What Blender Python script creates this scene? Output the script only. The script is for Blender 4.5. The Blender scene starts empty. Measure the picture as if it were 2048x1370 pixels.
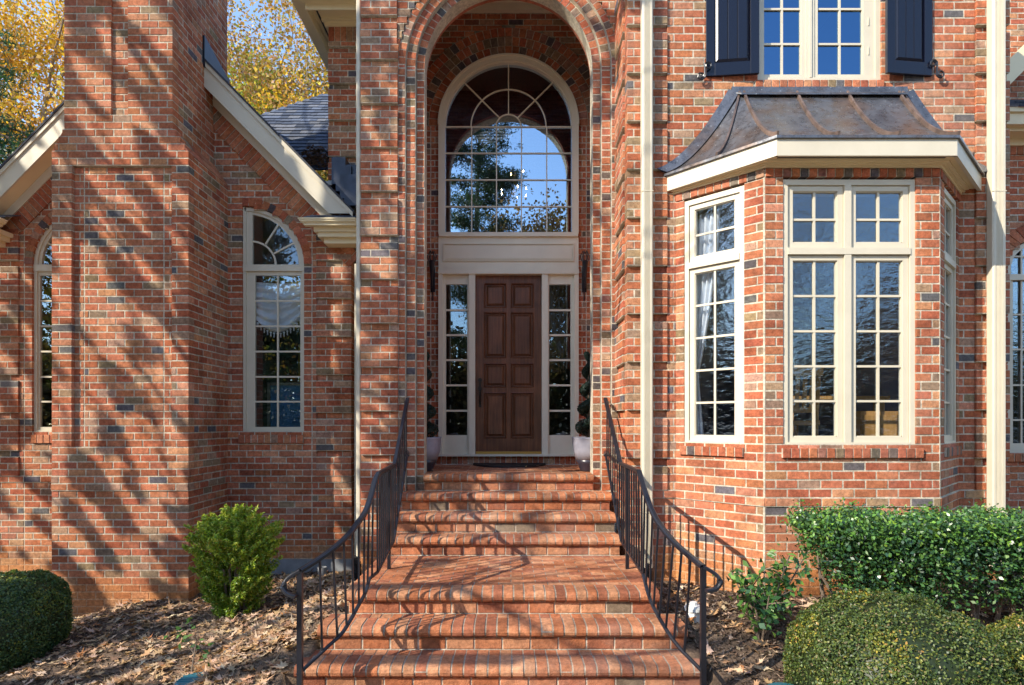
import bpy, math, random
import numpy as np
from mathutils import Vector
random.seed(7); RNG = np.random.default_rng(11)
C = bpy.context.scene.collection
PI = math.pi
F = 1180.0
def P(x, y, s): return ((x-1017.0)/s, F/s, (845.0-y)/s)      # a measured point: x across, y away, z above eye level
DP, DB, DW, DC, DR, DY, DF, DU = 6.556, 8.155, 7.564, 6.63, 5.99, 5.376, 7.06, 7.867   # distances of the wall planes
CH = .0813; CL = .2033; ZB = -.361                            # brick coursing

# ------------------------------------------------------------------ objects
def thing(name, label, cat, loc=(0, 0, 0), group=None):
    o = bpy.data.objects.new(name, None); C.objects.link(o); o.location = loc
    o.empty_display_size = .2
    o['label'] = label; o['category'] = cat
    if group: o['group'] = group
    return o
def tag(o, label=None, cat=None, group=None, kind=None):
    for k, v in (('label', label), ('category', cat), ('group', group), ('kind', kind)):
        if v: o[k] = v
    return o
def worldloc(o):
    v = Vector((0, 0, 0))
    while o: v += Vector(o.location); o = o.parent
    return v
def sub(name, parent, loc=None):
    o = bpy.data.objects.new(name, None); C.objects.link(o); o.parent = parent; o.empty_display_size = .1
    if loc: o.location = Vector(loc)-worldloc(parent)
    return o
def np_mesh(name, V, Fc, mat, parent=None, col=None, smooth=False):
    """V (n,3); Fc (m,k) same-sized faces; col (n,3)"""
    me = bpy.data.meshes.new(name); n = len(V); m, k = Fc.shape
    V = np.asarray(V, dtype=np.float32)
    if parent is not None: V = V-np.array(worldloc(parent), dtype=np.float32)
    me.vertices.add(n); me.vertices.foreach_set('co', V.ravel())
    me.loops.add(m*k); me.loops.foreach_set('vertex_index', Fc.astype(np.int32).ravel())
    me.polygons.add(m); me.polygons.foreach_set('loop_start', np.arange(0, m*k, k, dtype=np.int32))
    me.polygons.foreach_set('loop_total', np.full(m, k, dtype=np.int32))
    if smooth: me.polygons.foreach_set('use_smooth', np.ones(m, dtype=bool))
    me.update(calc_edges=True)
    if col is not None:
        a = me.color_attributes.new('Col', 'FLOAT_COLOR', 'POINT')
        a.data.foreach_set('color', np.concatenate([col, np.ones((n, 1))], 1).astype(np.float32).ravel())
    me.materials.append(mat)
    o = bpy.data.objects.new(name, me); C.objects.link(o)
    if parent is not None: o.parent = parent
    return o
class MB:
    def __init__(s): s.v = []; s.f = []; s.c = []
    def add(s, vs, fs, col=(1, 1, 1)):
        b = len(s.v); s.v += [tuple(p) for p in vs]; s.c += [tuple(col)]*len(vs)
        s.f += [tuple(b+i for i in f) for f in fs]
    def hexa(s, v, col=(1, 1, 1)):      # v: 0-3 back (ccw), 4-7 front
        s.add(v, [(0, 3, 2, 1), (4, 5, 6, 7), (0, 1, 5, 4), (1, 2, 6, 5), (2, 3, 7, 6), (3, 0, 4, 7)], col)
    def box(s, x0, x1, y0, y1, z0, z1, col=(1, 1, 1)):
        s.hexa([(x0, y1, z0), (x1, y1, z0), (x1, y1, z1), (x0, y1, z1), (x0, y0, z0), (x1, y0, z0), (x1, y0, z1), (x0, y0, z1)], col)
    def build(s, name, mat, parent=None, smooth=False, bevel=0, auto=None):
        me = bpy.data.meshes.new(name)
        w = worldloc(parent) if parent is not None else Vector((0, 0, 0))
        me.from_pydata([(p[0]-w.x, p[1]-w.y, p[2]-w.z) for p in s.v], [], s.f)
        a = me.color_attributes.new('Col', 'FLOAT_COLOR', 'POINT')
        a.data.foreach_set('color', np.array([c+(1.,) if len(c) == 3 else c for c in s.c], dtype=np.float32).ravel())
        if smooth: me.polygons.foreach_set('use_smooth', [True]*len(me.polygons))
        me.materials.append(mat); me.update()
        o = bpy.data.objects.new(name, me); C.objects.link(o)
        if parent is not None: o.parent = parent
        if bevel:
            m = o.modifiers.new('b', 'BEVEL'); m.width = bevel; m.segments = 2; m.limit_method = 'ANGLE'
        return o
class Pl:                                  # an upright plane seen from outside, left point to right point
    def __init__(s, P0, P1):
        s.o = Vector((P0[0], P0[1])); d = Vector((P1[0]-P0[0], P1[1]-P0[1])); s.L = d.length; s.d = d/s.L
        s.n = Vector((s.d.y, -s.d.x))
    def pt(s, u, z, off=0): q = s.o+s.d*u+s.n*off; return (q.x, q.y, z)
def front(D): return Pl((0, D), (1, D))
def pbox(mb, pl, u0, u1, z0, z1, o0, o1, col=(1, 1, 1)):
    mb.hexa([pl.pt(u0, z0, o0), pl.pt(u1, z0, o0), pl.pt(u1, z1, o0), pl.pt(u0, z1, o0),
             pl.pt(u0, z0, o1), pl.pt(u1, z0, o1), pl.pt(u1, z1, o1), pl.pt(u0, z1, o1)], col)
def arcbox(mb, pl, cu, cz, r0, r1, a0, a1, n, o0, o1, col=(1, 1, 1), ez=1.0):
    vs = []; fs = []
    for i in range(n+1):
        a = a0+(a1-a0)*i/n; ca, sa = math.cos(a), math.sin(a)*ez
        for r, o in ((r0, o0), (r1, o0), (r1, o1), (r0, o1)): vs.append(pl.pt(cu+r*ca, cz+r*sa, o))
    for i in range(n):
        for j in range(4):
            fs.append((4*i+j, 4*i+(j+1) % 4, 4*i+4+(j+1) % 4, 4*i+4+j))
    fs += [(3, 2, 1, 0), (4*n, 4*n+1, 4*n+2, 4*n+3)]
    mb.add(vs, fs, col)
def tube(mb, pts, rad, n=8, col=(1, 1, 1), cap=True):
    pts = [Vector(p) for p in pts]; m = len(pts)
    rr = rad if hasattr(rad, '__len__') else [rad]*m
    vs = []; fs = []; up = Vector((.13, .21, .97)); prev = None
    for i, p in enumerate(pts):
        t = (pts[min(i+1, m-1)]-pts[max(i-1, 0)])
        if t.length < 1e-9: t = Vector((0, 0, 1))
        t.normalize()
        if prev is None:
            a = t.cross(up)
            if a.length < .1: a = t.cross(Vector((1, 0, 0)))
        else: a = prev-t*prev.dot(t)
        a.normalize(); prev = a; b = t.cross(a)
        for k in range(n):
            th = 2*PI*k/n; vs.append(p+(a*math.cos(th)+b*math.sin(th))*rr[i])
    for i in range(m-1):
        for k in range(n): fs.append((i*n+k, i*n+(k+1) % n, (i+1)*n+(k+1) % n, (i+1)*n+k))
    if cap: fs += [tuple(range(n-1, -1, -1)), tuple((m-1)*n+k for k in range(n))]
    mb.add(vs, fs, col)
def lathe(mb, cx, cy, prof, n=24, col=(1, 1, 1)):
    vs = []; fs = []
    for r, z in prof:
        for k in range(n):
            a = 2*PI*k/n; vs.append((cx+r*math.cos(a), cy+r*math.sin(a), z))
    for i in range(len(prof)-1):
        for k in range(n): fs.append((i*n+k, i*n+(k+1) % n, (i+1)*n+(k+1) % n, (i+1)*n+k))
    fs += [tuple(range(n-1, -1, -1)), tuple((len(prof)-1)*n+k for k in range(n))]
    mb.add(vs, fs, col)

# ------------------------------------------------------------------ materials
def newmat(name):
    m = bpy.data.materials.new(name); m.use_nodes = True; nt = m.node_tree; nt.nodes.clear()
    out = nt.nodes.new('ShaderNodeOutputMaterial')
    return m, nt, out
def N(nt, t, **kw):
    n = nt.nodes.new(t)
    for k, v in kw.items():
        if k in n.inputs: n.inputs[k].default_value = v
        else: setattr(n, k, v)
    return n
def noise(nt, co, scale, detail=3, rough=.55):
    n = N(nt, 'ShaderNodeTexNoise', Scale=scale, Detail=detail, Roughness=rough); nt.links.new(co, n.inputs['Vector']); return n.outputs['Fac']
def ramp(nt, fac, stops):
    r = N(nt, 'ShaderNodeValToRGB'); nt.links.new(fac, r.inputs[0]); e = r.color_ramp.elements
    while len(e) < len(stops): e.new(.5)
    for i, (p, c) in enumerate(stops): e[i].position = p; e[i].color = (c, c, c, 1) if not hasattr(c, '__len__') else (*c, 1)
    return r.outputs[0]
def mixc(nt, fac, a, b, mode='MIX'):
    m = N(nt, 'ShaderNodeMix', data_type='RGBA', blend_type=mode)
    for i, v in ((0, fac), (6, a), (7, b)):
        if hasattr(v, 'links') or isinstance(v, bpy.types.NodeSocket): nt.links.new(v, m.inputs[i])
        else: m.inputs[i].default_value = v if i == 0 else (*v, 1)
    return m.outputs[2]
def bump(nt, h, strength, dist=.01):
    b = N(nt, 'ShaderNodeBump', Strength=strength, Distance=dist); nt.links.new(h, b.inputs['Height']); return b.outputs[0]
def simple(name, col, rough=.5, metal=0, var=0, vscale=8, bmp=0, bscale=60, spec=.5, attr=False, coat=0):
    m, nt, out = newmat(name); p = N(nt, 'ShaderNodeBsdfPrincipled'); nt.links.new(p.outputs[0], out.inputs[0])
    co = N(nt, 'ShaderNodeTexCoord').outputs['Object']
    p.inputs['Roughness'].default_value = rough; p.inputs['Metallic'].default_value = metal
    p.inputs['Specular IOR Level'].default_value = spec; p.inputs['Coat Weight'].default_value = coat
    if attr:
        base = N(nt, 'ShaderNodeAttribute', attribute_name='Col').outputs[0]
    else:
        r = N(nt, 'ShaderNodeRGB'); r.outputs[0].default_value = (*col, 1); base = r.outputs[0]
    if var:
        f = ramp(nt, noise(nt, co, vscale, 5), [(.3, 1-var), (.7, 1+var)])
        base = mixc(nt, 1.0, base, f, 'MULTIPLY')
    nt.links.new(base, p.inputs['Base Color'])
    if bmp: nt.links.new(bump(nt, noise(nt, co, bscale, 4), bmp), p.inputs['Normal'])
    return m
def brick_mat():
    m, nt, out = newmat('brick'); p = N(nt, 'ShaderNodeBsdfPrincipled', Roughness=.9); nt.links.new(p.outputs[0], out.inputs[0])
    p.inputs['Specular IOR Level'].default_value = .25
    co = N(nt, 'ShaderNodeTexCoord').outputs['Object']
    base = N(nt, 'ShaderNodeAttribute', attribute_name='Col').outputs[0]
    n1 = noise(nt, co, 28, 6, .65); n2 = noise(nt, co, 110, 3, .6); n3 = noise(nt, co, 4.5, 5, .6); n4 = noise(nt, co, 45, 5, .7)
    c = mixc(nt, 1.0, base, ramp(nt, n1, [(.32, .64), (.66, 1.26)]), 'MULTIPLY')
    c = mixc(nt, 1.0, c, ramp(nt, n2, [(.3, .74), (.5, 1.05)]), 'MULTIPLY')
    c = mixc(nt, 1.0, c, ramp(nt, n3, [(.3, (.86, .84, .86)), (.7, (1.1, 1.1, 1.08))]), 'MULTIPLY')
    c = mixc(nt, ramp(nt, n4, [(.58, 0.), (.75, .24)]), c, (.55, .40, .29))
    n5 = noise(nt, co, 1.1, 6, .65); c = mixc(nt, ramp(nt, n5, [(.52, 0.), (.72, .22)]), c, (.56, .46, .37))
    n6 = noise(nt, co, 2.3, 5, .6); c = mixc(nt, 1.0, c, ramp(nt, n6, [(.30, (.72, .70, .68)), (.48, (1, 1, 1))]), 'MULTIPLY')
    nt.links.new(c, p.inputs['Base Color'])
    h = N(nt, 'ShaderNodeMath', operation='ADD'); nt.links.new(n4, h.inputs[0]); nt.links.new(n2, h.inputs[1])
    nt.links.new(bump(nt, h.outputs[0], .75, .006), p.inputs['Normal'])
    return m
def foliage_mat(name, rough=.45, trans=.3, spec=.5):
    m, nt, out = newmat(name)
    base = N(nt, 'ShaderNodeAttribute', attribute_name='Col').outputs[0]
    p = N(nt, 'ShaderNodeBsdfPrincipled', Roughness=rough); p.inputs['Specular IOR Level'].default_value = spec
    nt.links.new(base, p.inputs['Base Color'])
    t = N(nt, 'ShaderNodeBsdfTranslucent'); nt.links.new(mixc(nt, 1., base, (1.1, 1.15, .6), 'MULTIPLY'), t.inputs[0])
    mx = N(nt, 'ShaderNodeMixShader', Fac=trans); nt.links.new(p.outputs[0], mx.inputs[1]); nt.links.new(t.outputs[0], mx.inputs[2])
    nt.links.new(mx.outputs[0], out.inputs[0]); return m
def glass_mat(name, refl, ripple=0, tint=(.75, .8, .8), bscale=3.0, gcol=(.68, .84, 1)):
    m, nt, out = newmat(name)
    g = N(nt, 'ShaderNodeBsdfGlossy', Roughness=.004); g.inputs[0].default_value = (*gcol, 1)
    t = N(nt, 'ShaderNodeBsdfTransparent'); t.inputs[0].default_value = (*tint, 1)
    mx = N(nt, 'ShaderNodeMixShader', Fac=refl)
    co = N(nt, 'ShaderNodeTexCoord').outputs['Object']
    if ripple:
        mp = N(nt, 'ShaderNodeMapping'); mp.inputs['Scale'].default_value = (1, 1, 2.2); nt.links.new(co, mp.inputs[0])
        nt.links.new(bump(nt, noise(nt, mp.outputs[0], bscale, 3, .6), ripple, .02), g.inputs['Normal'])
    nt.links.new(t.outputs[0], mx.inputs[1]); nt.links.new(g.outputs[0], mx.inputs[2]); nt.links.new(mx.outputs[0], out.inputs[0])
    return m
def wood_mat(name, a, b, rough=.4):
    m, nt, out = newmat(name); p = N(nt, 'ShaderNodeBsdfPrincipled', Roughness=rough); nt.links.new(p.outputs[0], out.inputs[0])
    co = N(nt, 'ShaderNodeTexCoord').outputs['Object']
    mp = N(nt, 'ShaderNodeMapping'); mp.inputs['Scale'].default_value = (45, 45, 2.2); nt.links.new(co, mp.inputs[0])
    n1 = noise(nt, mp.outputs[0], 1.0, 6, .6); n2 = noise(nt, co, 3, 4)
    c = ramp(nt, n1, [(.3, a), (.7, b)]); c = mixc(nt, 1., c, ramp(nt, n2, [(.3, .7), (.7, 1.3)]), 'MULTIPLY')
    nt.links.new(c, p.inputs['Base Color']); nt.links.new(bump(nt, n1, .25, .003), p.inputs['Normal']); return m
def copper_mat():
    m, nt, out = newmat('aged_copper'); p = N(nt, 'ShaderNodeBsdfPrincipled', Roughness=.42, Metallic=.55); nt.links.new(p.outputs[0], out.inputs[0])
    co = N(nt, 'ShaderNodeTexCoord').outputs['Object']
    n1 = noise(nt, co, 2.6, 5, .6); n2 = noise(nt, co, 14, 5, .7)
    c = ramp(nt, n1, [(.3, (.085, .085, .095)), (.47, (.15, .155, .17)), (.58, (.14, .115, .105)), (.74, (.19, .13, .10))])
    c = mixc(nt, 1., c, ramp(nt, n2, [(.3, .7), (.7, 1.3)]), 'MULTIPLY')
    v = N(nt, 'ShaderNodeTexVoronoi', Scale=17.0); nt.links.new(co, v.inputs['Vector'])
    c = mixc(nt, ramp(nt, v.outputs['Distance'], [(.06, .75), (.12, 0.)]), c, (.5, .52, .5))
    nt.links.new(c, p.inputs['Base Color'])
    nt.links.new(ramp(nt, n2, [(.3, .2), (.7, .42)]), p.inputs['Roughness'])
    nt.links.new(bump(nt, n1, .25, .02), p.inputs['Normal']); return m
def emit_mat(name, col, st):
    m, nt, out = newmat(name); e = N(nt, 'ShaderNodeEmission', Strength=st); e.inputs[0].default_value = (*col, 1); nt.links.new(e.outputs[0], out.inputs[0]); return m
def soil_mat():
    m, nt, out = newmat('mulch'); p = N(nt, 'ShaderNodeBsdfPrincipled', Roughness=.95); nt.links.new(p.outputs[0], out.inputs[0])
    co = N(nt, 'ShaderNodeTexCoord').outputs['Object']
    n1 = noise(nt, co, 6, 8, .7); n2 = noise(nt, co, 60, 5, .7)
    c = ramp(nt, n1, [(.3, (.07, .045, .03)), (.52, (.15, .10, .065)), (.72, (.30, .21, .14))])
    c = mixc(nt, 1., c, ramp(nt, n2, [(.35, .55), (.65, 1.4)]), 'MULTIPLY')
    nt.links.new(c, p.inputs['Base Color']); nt.links.new(bump(nt, n2, .9, .02), p.inputs['Normal']); return m

M = dict(
    brick=brick_mat(), cream=simple('cream_paint', (.60, .545, .42), .42, var=.05, vscale=3, bmp=.05, bscale=25),
    lightened_cream=simple('shade_lifted_cream', (.76, .70, .55), .4, var=.05, vscale=3), soffit=simple('soffit_paint', (.78, .66, .42), .55, var=.05, vscale=2),  # porch trim and ceiling: the cream paint, lightened to offset the shade there
    glass=glass_mat('window_glass', .50), glassd=glass_mat('clear_glass', .13, tint=(.92, .95, .95)), glassr=glass_mat('rippled_glass', .22, .2, (.88, .92, .95), bscale=7.0), glassu=glass_mat('blue_glass', .5, .04, (.25, .3, .4), gcol=(.17, .36, .62)),
    door=wood_mat('door_wood', (.09, .032, .014), (.21, .078, .032), .36), oak=wood_mat('oak', (.45, .23, .07), (.62, .36, .13), .35),
    iron=simple('black_iron', (.012, .013, .018), .28, bmp=.1, bscale=80, var=.2), copper=copper_mat(), seam=simple('bright_copper', (.22, .155, .125), .42, metal=.5, var=.4, vscale=9),
    shingle=simple('shingle', (.1, .11, .13), .9, attr=True, var=.25, vscale=60, bmp=.5, bscale=150),
    shutter=simple('shutter_paint', (.005, .007, .018), .27, bmp=.06, bscale=14, spec=.4), flash=simple('dark_flashing', (.03, .035, .05), .35, metal=.5, var=.3),
    pot=simple('glazed_pot', (.42, .38, .40), .3, attr=True, var=.12, vscale=9), leafy=foliage_mat('leaf'), glossy=foliage_mat('glossy_leaf', .34, .18, .6),
    tree=foliage_mat('tree_leaf', .6, .42, .2), dead=foliage_mat('dead_leaf', .8, .12, .15), bark=simple('bark', (.16, .115, .085), .95, var=.4, vscale=14, bmp=.8, bscale=30, attr=True),
    mulch=soil_mat(), drive=simple('pale_concrete', (.50, .44, .36), .9, var=.15, vscale=2, bmp=.3), conc=simple('concrete', (.22, .23, .24), .9, var=.2, bmp=.3), fabric=simple('white_fabric', (.75, .76, .78), .8, attr=True),
    room=simple('room_wall', (.22, .2, .17), .9, attr=True), mat=simple('rubber', (.008, .008, .01), .6, bmp=.8, bscale=120),
    pvc=simple('white_pvc', (.68, .68, .66), .4), teal=simple('teal_plastic', (.03, .16, .2), .4), plastic=simple('black_plastic', (.012, .012, .014), .5),
    bulb=emit_mat('bulb', (1, .72, .35), 30), brass=simple('brass', (.55, .38, .12), .3, metal=.9), metal=simple('dark_bronze', (.05, .04, .035), .35, metal=.8),
    can=emit_mat('downlight', (1, .9, .75), 18))

# ------------------------------------------------------------------ bricks
def bcol(kind='wall'):
    r = random.random(); v = random.uniform(.82, 1.18)
    if kind == 'mix' and r < .30: c = random.choice([(.10, .085, .085), (.24, .17, .11), (.15, .115, .09), (.28, .13, .09)])
    elif r < .022: c = (.12, .11, .115)
    elif r < .07: c = (.27, .18, .11)
    elif r < .24: c = (.49, .215, .115)
    elif r < .64: c = (.44, .152, .075)
    elif r < .70: c = (.37, .22, .14)
    else: c = (.39, .115, .055)
    return (c[0]*v, c[1]*v*random.uniform(.93, 1.08), c[2]*v*random.uniform(.9, 1.1))
MORT = (.53, .48, .375)
def stain(c, z, g):
    h = z-g+random.uniform(-.12, .12)
    if h < .5:
        t = min(.75, max(0, 1-h/.5)); s = (.50, .22, .075)
        c = tuple(a*(1-t)+b*t for a, b in zip(c, s))
    return c
def brick(mb, pl, u0, u1, z0, z1, off, depth=.1, col=None):
    j = lambda: random.uniform(-.0016, .0016)
    e = .0035; o = off+random.uniform(-.002, .002)
    w = min(e, (u1-u0)*.3)
    vs = [pl.pt(u0, z0, -depth), pl.pt(u1, z0, -depth), pl.pt(u1, z1, -depth), pl.pt(u0, z1, -depth),
          pl.pt(u0+j(), z0+j(), o-e), pl.pt(u1+j(), z0+j(), o-e), pl.pt(u1+j(), z1+j(), o-e), pl.pt(u0+j(), z1+j(), o-e),
          pl.pt(u0+w+j(), z0+e+j(), o), pl.pt(u1-w+j(), z0+e+j(), o), pl.pt(u1-w+j(), z1-e+j(), o), pl.pt(u0+w+j(), z1-e+j(), o)]
    mb.add(vs, [(0, 1, 5, 4), (1, 2, 6, 5), (2, 3, 7, 6), (3, 0, 4, 7), (4, 5, 9, 8), (5, 6, 10, 9), (6, 7, 11, 10), (7, 4, 8, 11), (8, 9, 10, 11)], col or bcol())
def courses(mb, pl, z0, z1, iv, proud=None, splits=(), ground=None, depth=.1, phase=0., kind='wall', kindfn=None):
    k0 = int(math.floor((z0-ZB)/CH)); k1 = int(math.ceil((z1-ZB)/CH)); g = .006
    for k in range(k0, k1):
        za = max(z0, ZB+k*CH); zb = min(z1, ZB+(k+1)*CH)
        if zb-za < .02: continue
        zm = (za+zb)/2
        for (a, b) in iv(zm):
            if b-a < .03: continue
            js = [a, b]+[s for s in splits if a+.03 < s < b-.03]
            segs = sorted(js); hard = set()
            if proud is not None:
                extra = [t for t in (proud.at(k) if hasattr(proud, 'at') else proud.edges) if a+.03 < t < b-.03 and t not in segs]
                segs = sorted(segs+extra)
                hard = {e for e in extra if abs(proud(e-.02, k)-proud(e+.02, k)) > .001}
            for i in range(len(segs)-1):
                sa, sb = segs[i], segs[i+1]
                off = proud(0.5*(sa+sb), k) if proud is not None else (.013 if k == -5 else 0)
                pbox(mb, pl, sa+(.003 if i == 0 or sa in hard else 0), sb-(.003 if i == len(segs)-2 or sb in hard else 0), za, zb, -depth, off-.0035, MORT if ground is None else stain(MORT, zm, ground))
                st = phase+(CL/2 if k % 2 else 0); m0 = math.floor((sa-st)/CL)
                cuts = [sa]; t = st+(m0+1)*CL
                while t < sb-.045:
                    if t > sa+.045: cuts.append(t+random.uniform(-.004, .004))
                    t += CL
                cuts.append(sb)
                for q in range(len(cuts)-1):
                    ua = cuts[q]+(g if not (q == 0 and (i == 0 or sa in hard)) else 0); ub = cuts[q+1]-(g if not (q == len(cuts)-2 and (i == len(segs)-2 or sb in hard)) else 0)
                    kd = kindfn(0.5*(ua+ub), zm) if kindfn else kind
                    c = bcol(kd)
                    if ground is not None: c = stain(c, zm, ground)
                    brick(mb, pl, ua, ub, za+g, zb-g, off, depth, c)
class Proud:                                # quoin blocks five courses high, one course back, between given edges
    def __init__(s, zones): s.zones = zones; s.edges = [e for z in zones for e in z]
    def at(s, k): return s.edges if k >= -4 else []
    def __call__(s, u, k):
        if k == -5: return .013
        for a, b in s.zones:
            if a <= u <= b and k >= -4: return .022 if k % 6 != 5 else -.018
        return 0
def wedge_ring(mb, pl, cu, cz, r0, r1, a0, a1, off, depth, pitch=CH, kind='mix', kn=None):
    n = kn or max(1, int(round(abs(a1-a0)*(r0+r1)/2/pitch)))
    for i in range(n):
        a = a0+(a1-a0)*i/n; b = a0+(a1-a0)*(i+1)/n
        ga = .0055/((r0+r1)/2)*(1 if a1 > a0 else -1)
        o = off+random.uniform(-.002, .002)
        vs = []
        for oo in (-depth, o):
            for t in (a+ga, b-ga):
                for r in (r0+.004, r1-.006): vs.append(pl.pt(cu+r*math.cos(t), cz+r*math.sin(t), oo))
        mb.add(vs, [(0, 1, 3, 2), (4, 6, 7, 5), (0, 4, 5, 1), (2, 3, 7, 6), (0, 2, 6, 4), (1, 5, 7, 3)], bcol(kind))
    arcbox(mb, pl, cu, cz, r0+.004, r1, a0, a1, n, -depth, off-.0035, MORT)
def cut(full, holes):
    out = [full]
    for h in holes:
        if h is None: continue
        nx = []
        for a, b in out:
            if h[1] <= a or h[0] >= b: nx.append((a, b)); continue
            if h[0] > a: nx.append((a, h[0]))
            if h[1] < b: nx.append((h[1], b))
        out = nx
    return out
def rowlocks(mb, pl, u0, u1, z0, z1, o0, o1, pitch=CH, kind='wall', mort=True, shear=0):
    n = max(1, int(round((u1-u0)/pitch))); p = (u1-u0)/n
    for i in range(n): brick(mb, pl, u0+i*p+.005, u0+(i+1)*p-.005, z0+.003, z1-.003, o1, -o0, bcol(kind))
    if mort: pbox(mb, pl, u0+.003, u1-.003, z0+.004, z1-.004, o0, o1-.007, MORT)

# ================================================================== HOUSE
house = thing('brick_house', 'two-storey red brick house with cream trim, tall arched entry and copper-roofed bay', 'house', (0, DP, -1.6))
# --- portal face with the stepped arch
SPR = 3.99; RO = 1.228
def iv_portal(z):
    full = (-1.64, 1.2)
    if z < SPR: return cut(full, [(-RO, RO)])
    if z < SPR+RO: h = math.sqrt(RO*RO-(z-SPR)**2); return cut(full, [(-h, h)])
    return [full]
mb = MB(); plp = front(DP)
courses(mb, plp, -2.3, 6.6, iv_portal, Proud([(-1.64, -1.236)]), ground=-1.75, depth=.12)
mb.build('wall', M['brick'], house)
mb = MB()
for r0, r1, dd in ((1.146, 1.228, .012), (1.040, 1.146, .05), (.947, 1.040, .105)):
    wedge_ring(mb, plp, 0, SPR, r0, r1, 0, PI, -dd, .30)
    for s in (-1, 1):
        a, b = (r0, r1) if s > 0 else (-r1, -r0)
        k0 = int(math.floor((-1.0-ZB)/CH)); z = ZB+k0*CH
        while z < SPR-.02:
            zb = min(z+CH, SPR)
            brick(mb, plp, a+.006, b-.006, z+.006, zb-.006, -dd, .30, bcol('mix' if random.random() < .65 else 'wall')); z += CH
        pbox(mb, plp, a+.002, b-.002, -1.0, SPR, -.30, -dd-.0035, MORT)
mb.build('archway', M['brick'], house)
mb = MB()   # inner face of the entry wall, side walls of the porch
for s in (-1, 1): mb.box(min(s*.96, s*1.5), max(s*.96, s*1.5), DP+.305, DP+.36, -.6, SPR, bcol())
arcbox(mb, plp, 0, SPR, .96, 1.5, 0, PI, 24, -.36, -.305, (.36, .12, .07)); mb.box(-1.5, 1.5, DP+.307, DP+.358, SPR+1.3, 6.4, (.36, .12, .07))
pls = Pl((-1.3, DB), (-1.3, DP+.36)); pls.n = -pls.n
courses(mb, Pl((-1.3, DP+.36), (-1.3, DB)), -.7, 5.8, lambda z: [(0, DB-DP-.36)], kind='wall')
courses(mb, Pl((1.3, DB), (1.3, DP+.36)), -.7, 5.8, lambda z: [(0, DB-DP-.36)], kind='wall')
mb.build('porch_wall', M['brick'], house)
mb = MB(); mb.box(-1.6, 1.6, DP+.1, DB+.2, 5.76, 5.86); mb.box(-1.3, 1.3, DB-.06, DB-.001, 5.66, 5.76); mb.build('porch_ceiling', M['lightened_cream'], house)
# --- back wall of the porch
plb = front(DB); RW = 1.0; CZ = 4.095
def iv_back(z):
    if z < -.463: return []
    if z < CZ: return cut((-1.3, 1.3), [(-.965, .965)])
    if z < CZ+1.36: h = math.sqrt(1.36**2-(z-CZ)**2); return cut((-1.3, 1.3), [(-h, h)])
    return [(-1.3, 1.3)]
mb = MB()
courses(mb, plb, -.463, 5.75, iv_back, splits=(-1.075, 1.075), kindfn=lambda u, z: 'mix' if random.random() < .35 else 'wall')
for i in range(3): wedge_ring(mb, plb, 0, CZ, .978+i*.127, .978+(i+1)*.127, 0, PI, .012, .1, pitch=.1)
rowlocks(mb, plb, -1.3, 1.3, -.578, -.463, -.1, .02, .075, 'wall')
mb.build('wall', M['brick'], house)

# --- entry joinery
mb = MB(); TP = .05
pbox(mb, plb, -.965, -.874, 2.60, CZ, -.06, TP); pbox(mb, plb, .874, .965, 2.60, CZ, -.06, TP)
arcbox(mb, plb, 0, CZ, .88, .966, 0, PI, 48, -.06, TP); arcbox(mb, plb, 0, CZ, .945, .972, 0, PI, 48, TP-.001, TP+.015)
arcbox(mb, plb, 0, CZ, .865, .89, 0, PI, 48, -.03, TP-.02)
pbox(mb, plb, -.955, .955, 2.555, 2.61, -.06, TP+.02)
pbox(mb, plb, -.965, .965, 2.07, 2.555, -.06, TP-.02)
for a, b, c, d in ((-.90, .90, 2.45, 2.462), (-.90, .90, 2.22, 2.232), (-.90, -.888, 2.232, 2.45), (.888, .90, 2.232, 2.45)): pbox(mb, plb, a, b, c, d, TP-.021, TP)
pbox(mb, plb, -.87, .87, 2.25, 2.43, TP-.021, TP-.008)
pbox(mb, plb, -.965, .965, 2.04, 2.10, -.06, TP+.02)
for s in (-1, 1):
    for a, b in ((.905, .965), (.458, .545)): pbox(mb, plb, min(s*a, s*b), max(s*a, s*b), -.44, 2.04, -.06, TP)
pbox(mb, plb, -.965, .965, -.463, -.435, -.1, TP+.035)
ent = sub('entry_surround', house, (0, DB, -.46)); mb.build('frame', M['lightened_cream'], ent)
def sidelight(s):
    w = sub('sidelight', house, (s*.72, DB, .8)); mb = MB()
    a, b = sorted((s*.545, s*.905)); ga, gb = sorted((s*.57, s*.865))
    if s > 0: ga, gb = .562, .858
    pbox(mb, plb, a, ga, -.435, 2.04, -.05, .0); pbox(mb, plb, gb, b, -.435, 2.04, -.05, .0)
    pbox(mb, plb, ga, gb, 1.91, 2.04, -.05, .0); pbox(mb, plb, ga, gb, -.435, -.175, -.05, .0)
    pbox(mb, plb, ga+.03, gb-.03, -.4, -.21, -.001, .006)
    for y in (620, 670, 720, 770.5, 821.5):
        z = (845-y)/144.7; pbox(mb, plb, ga, gb, z-.013, z+.013, -.04, -.008)
    mb.build('frame', M['lightened_cream'], w)
    g = MB(); pbox(g, plb, ga-.01, gb+.01, -.18, 1.92, -.035, -.03); g.build('pane', M['glassd'], w)
sidelight(-1); sidelight(1)
w = sub('arched_window', house, (0, DB, 4)); mb = MB(); T = .0078
for x in (-.51, -.166, .18, .53): pbox(mb, plb, x-T, x+T, 2.6, CZ, -.03, -.014)
for z in (CZ, 3.73, 3.36, 2.99): pbox(mb, plb, -.875, .875, z-T, z+T, -.031, -.013)
for r in (.173, .52): arcbox(mb, plb, 0, CZ, r-T, r+T, 0, PI, 32, -.032, -.0145)
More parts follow.
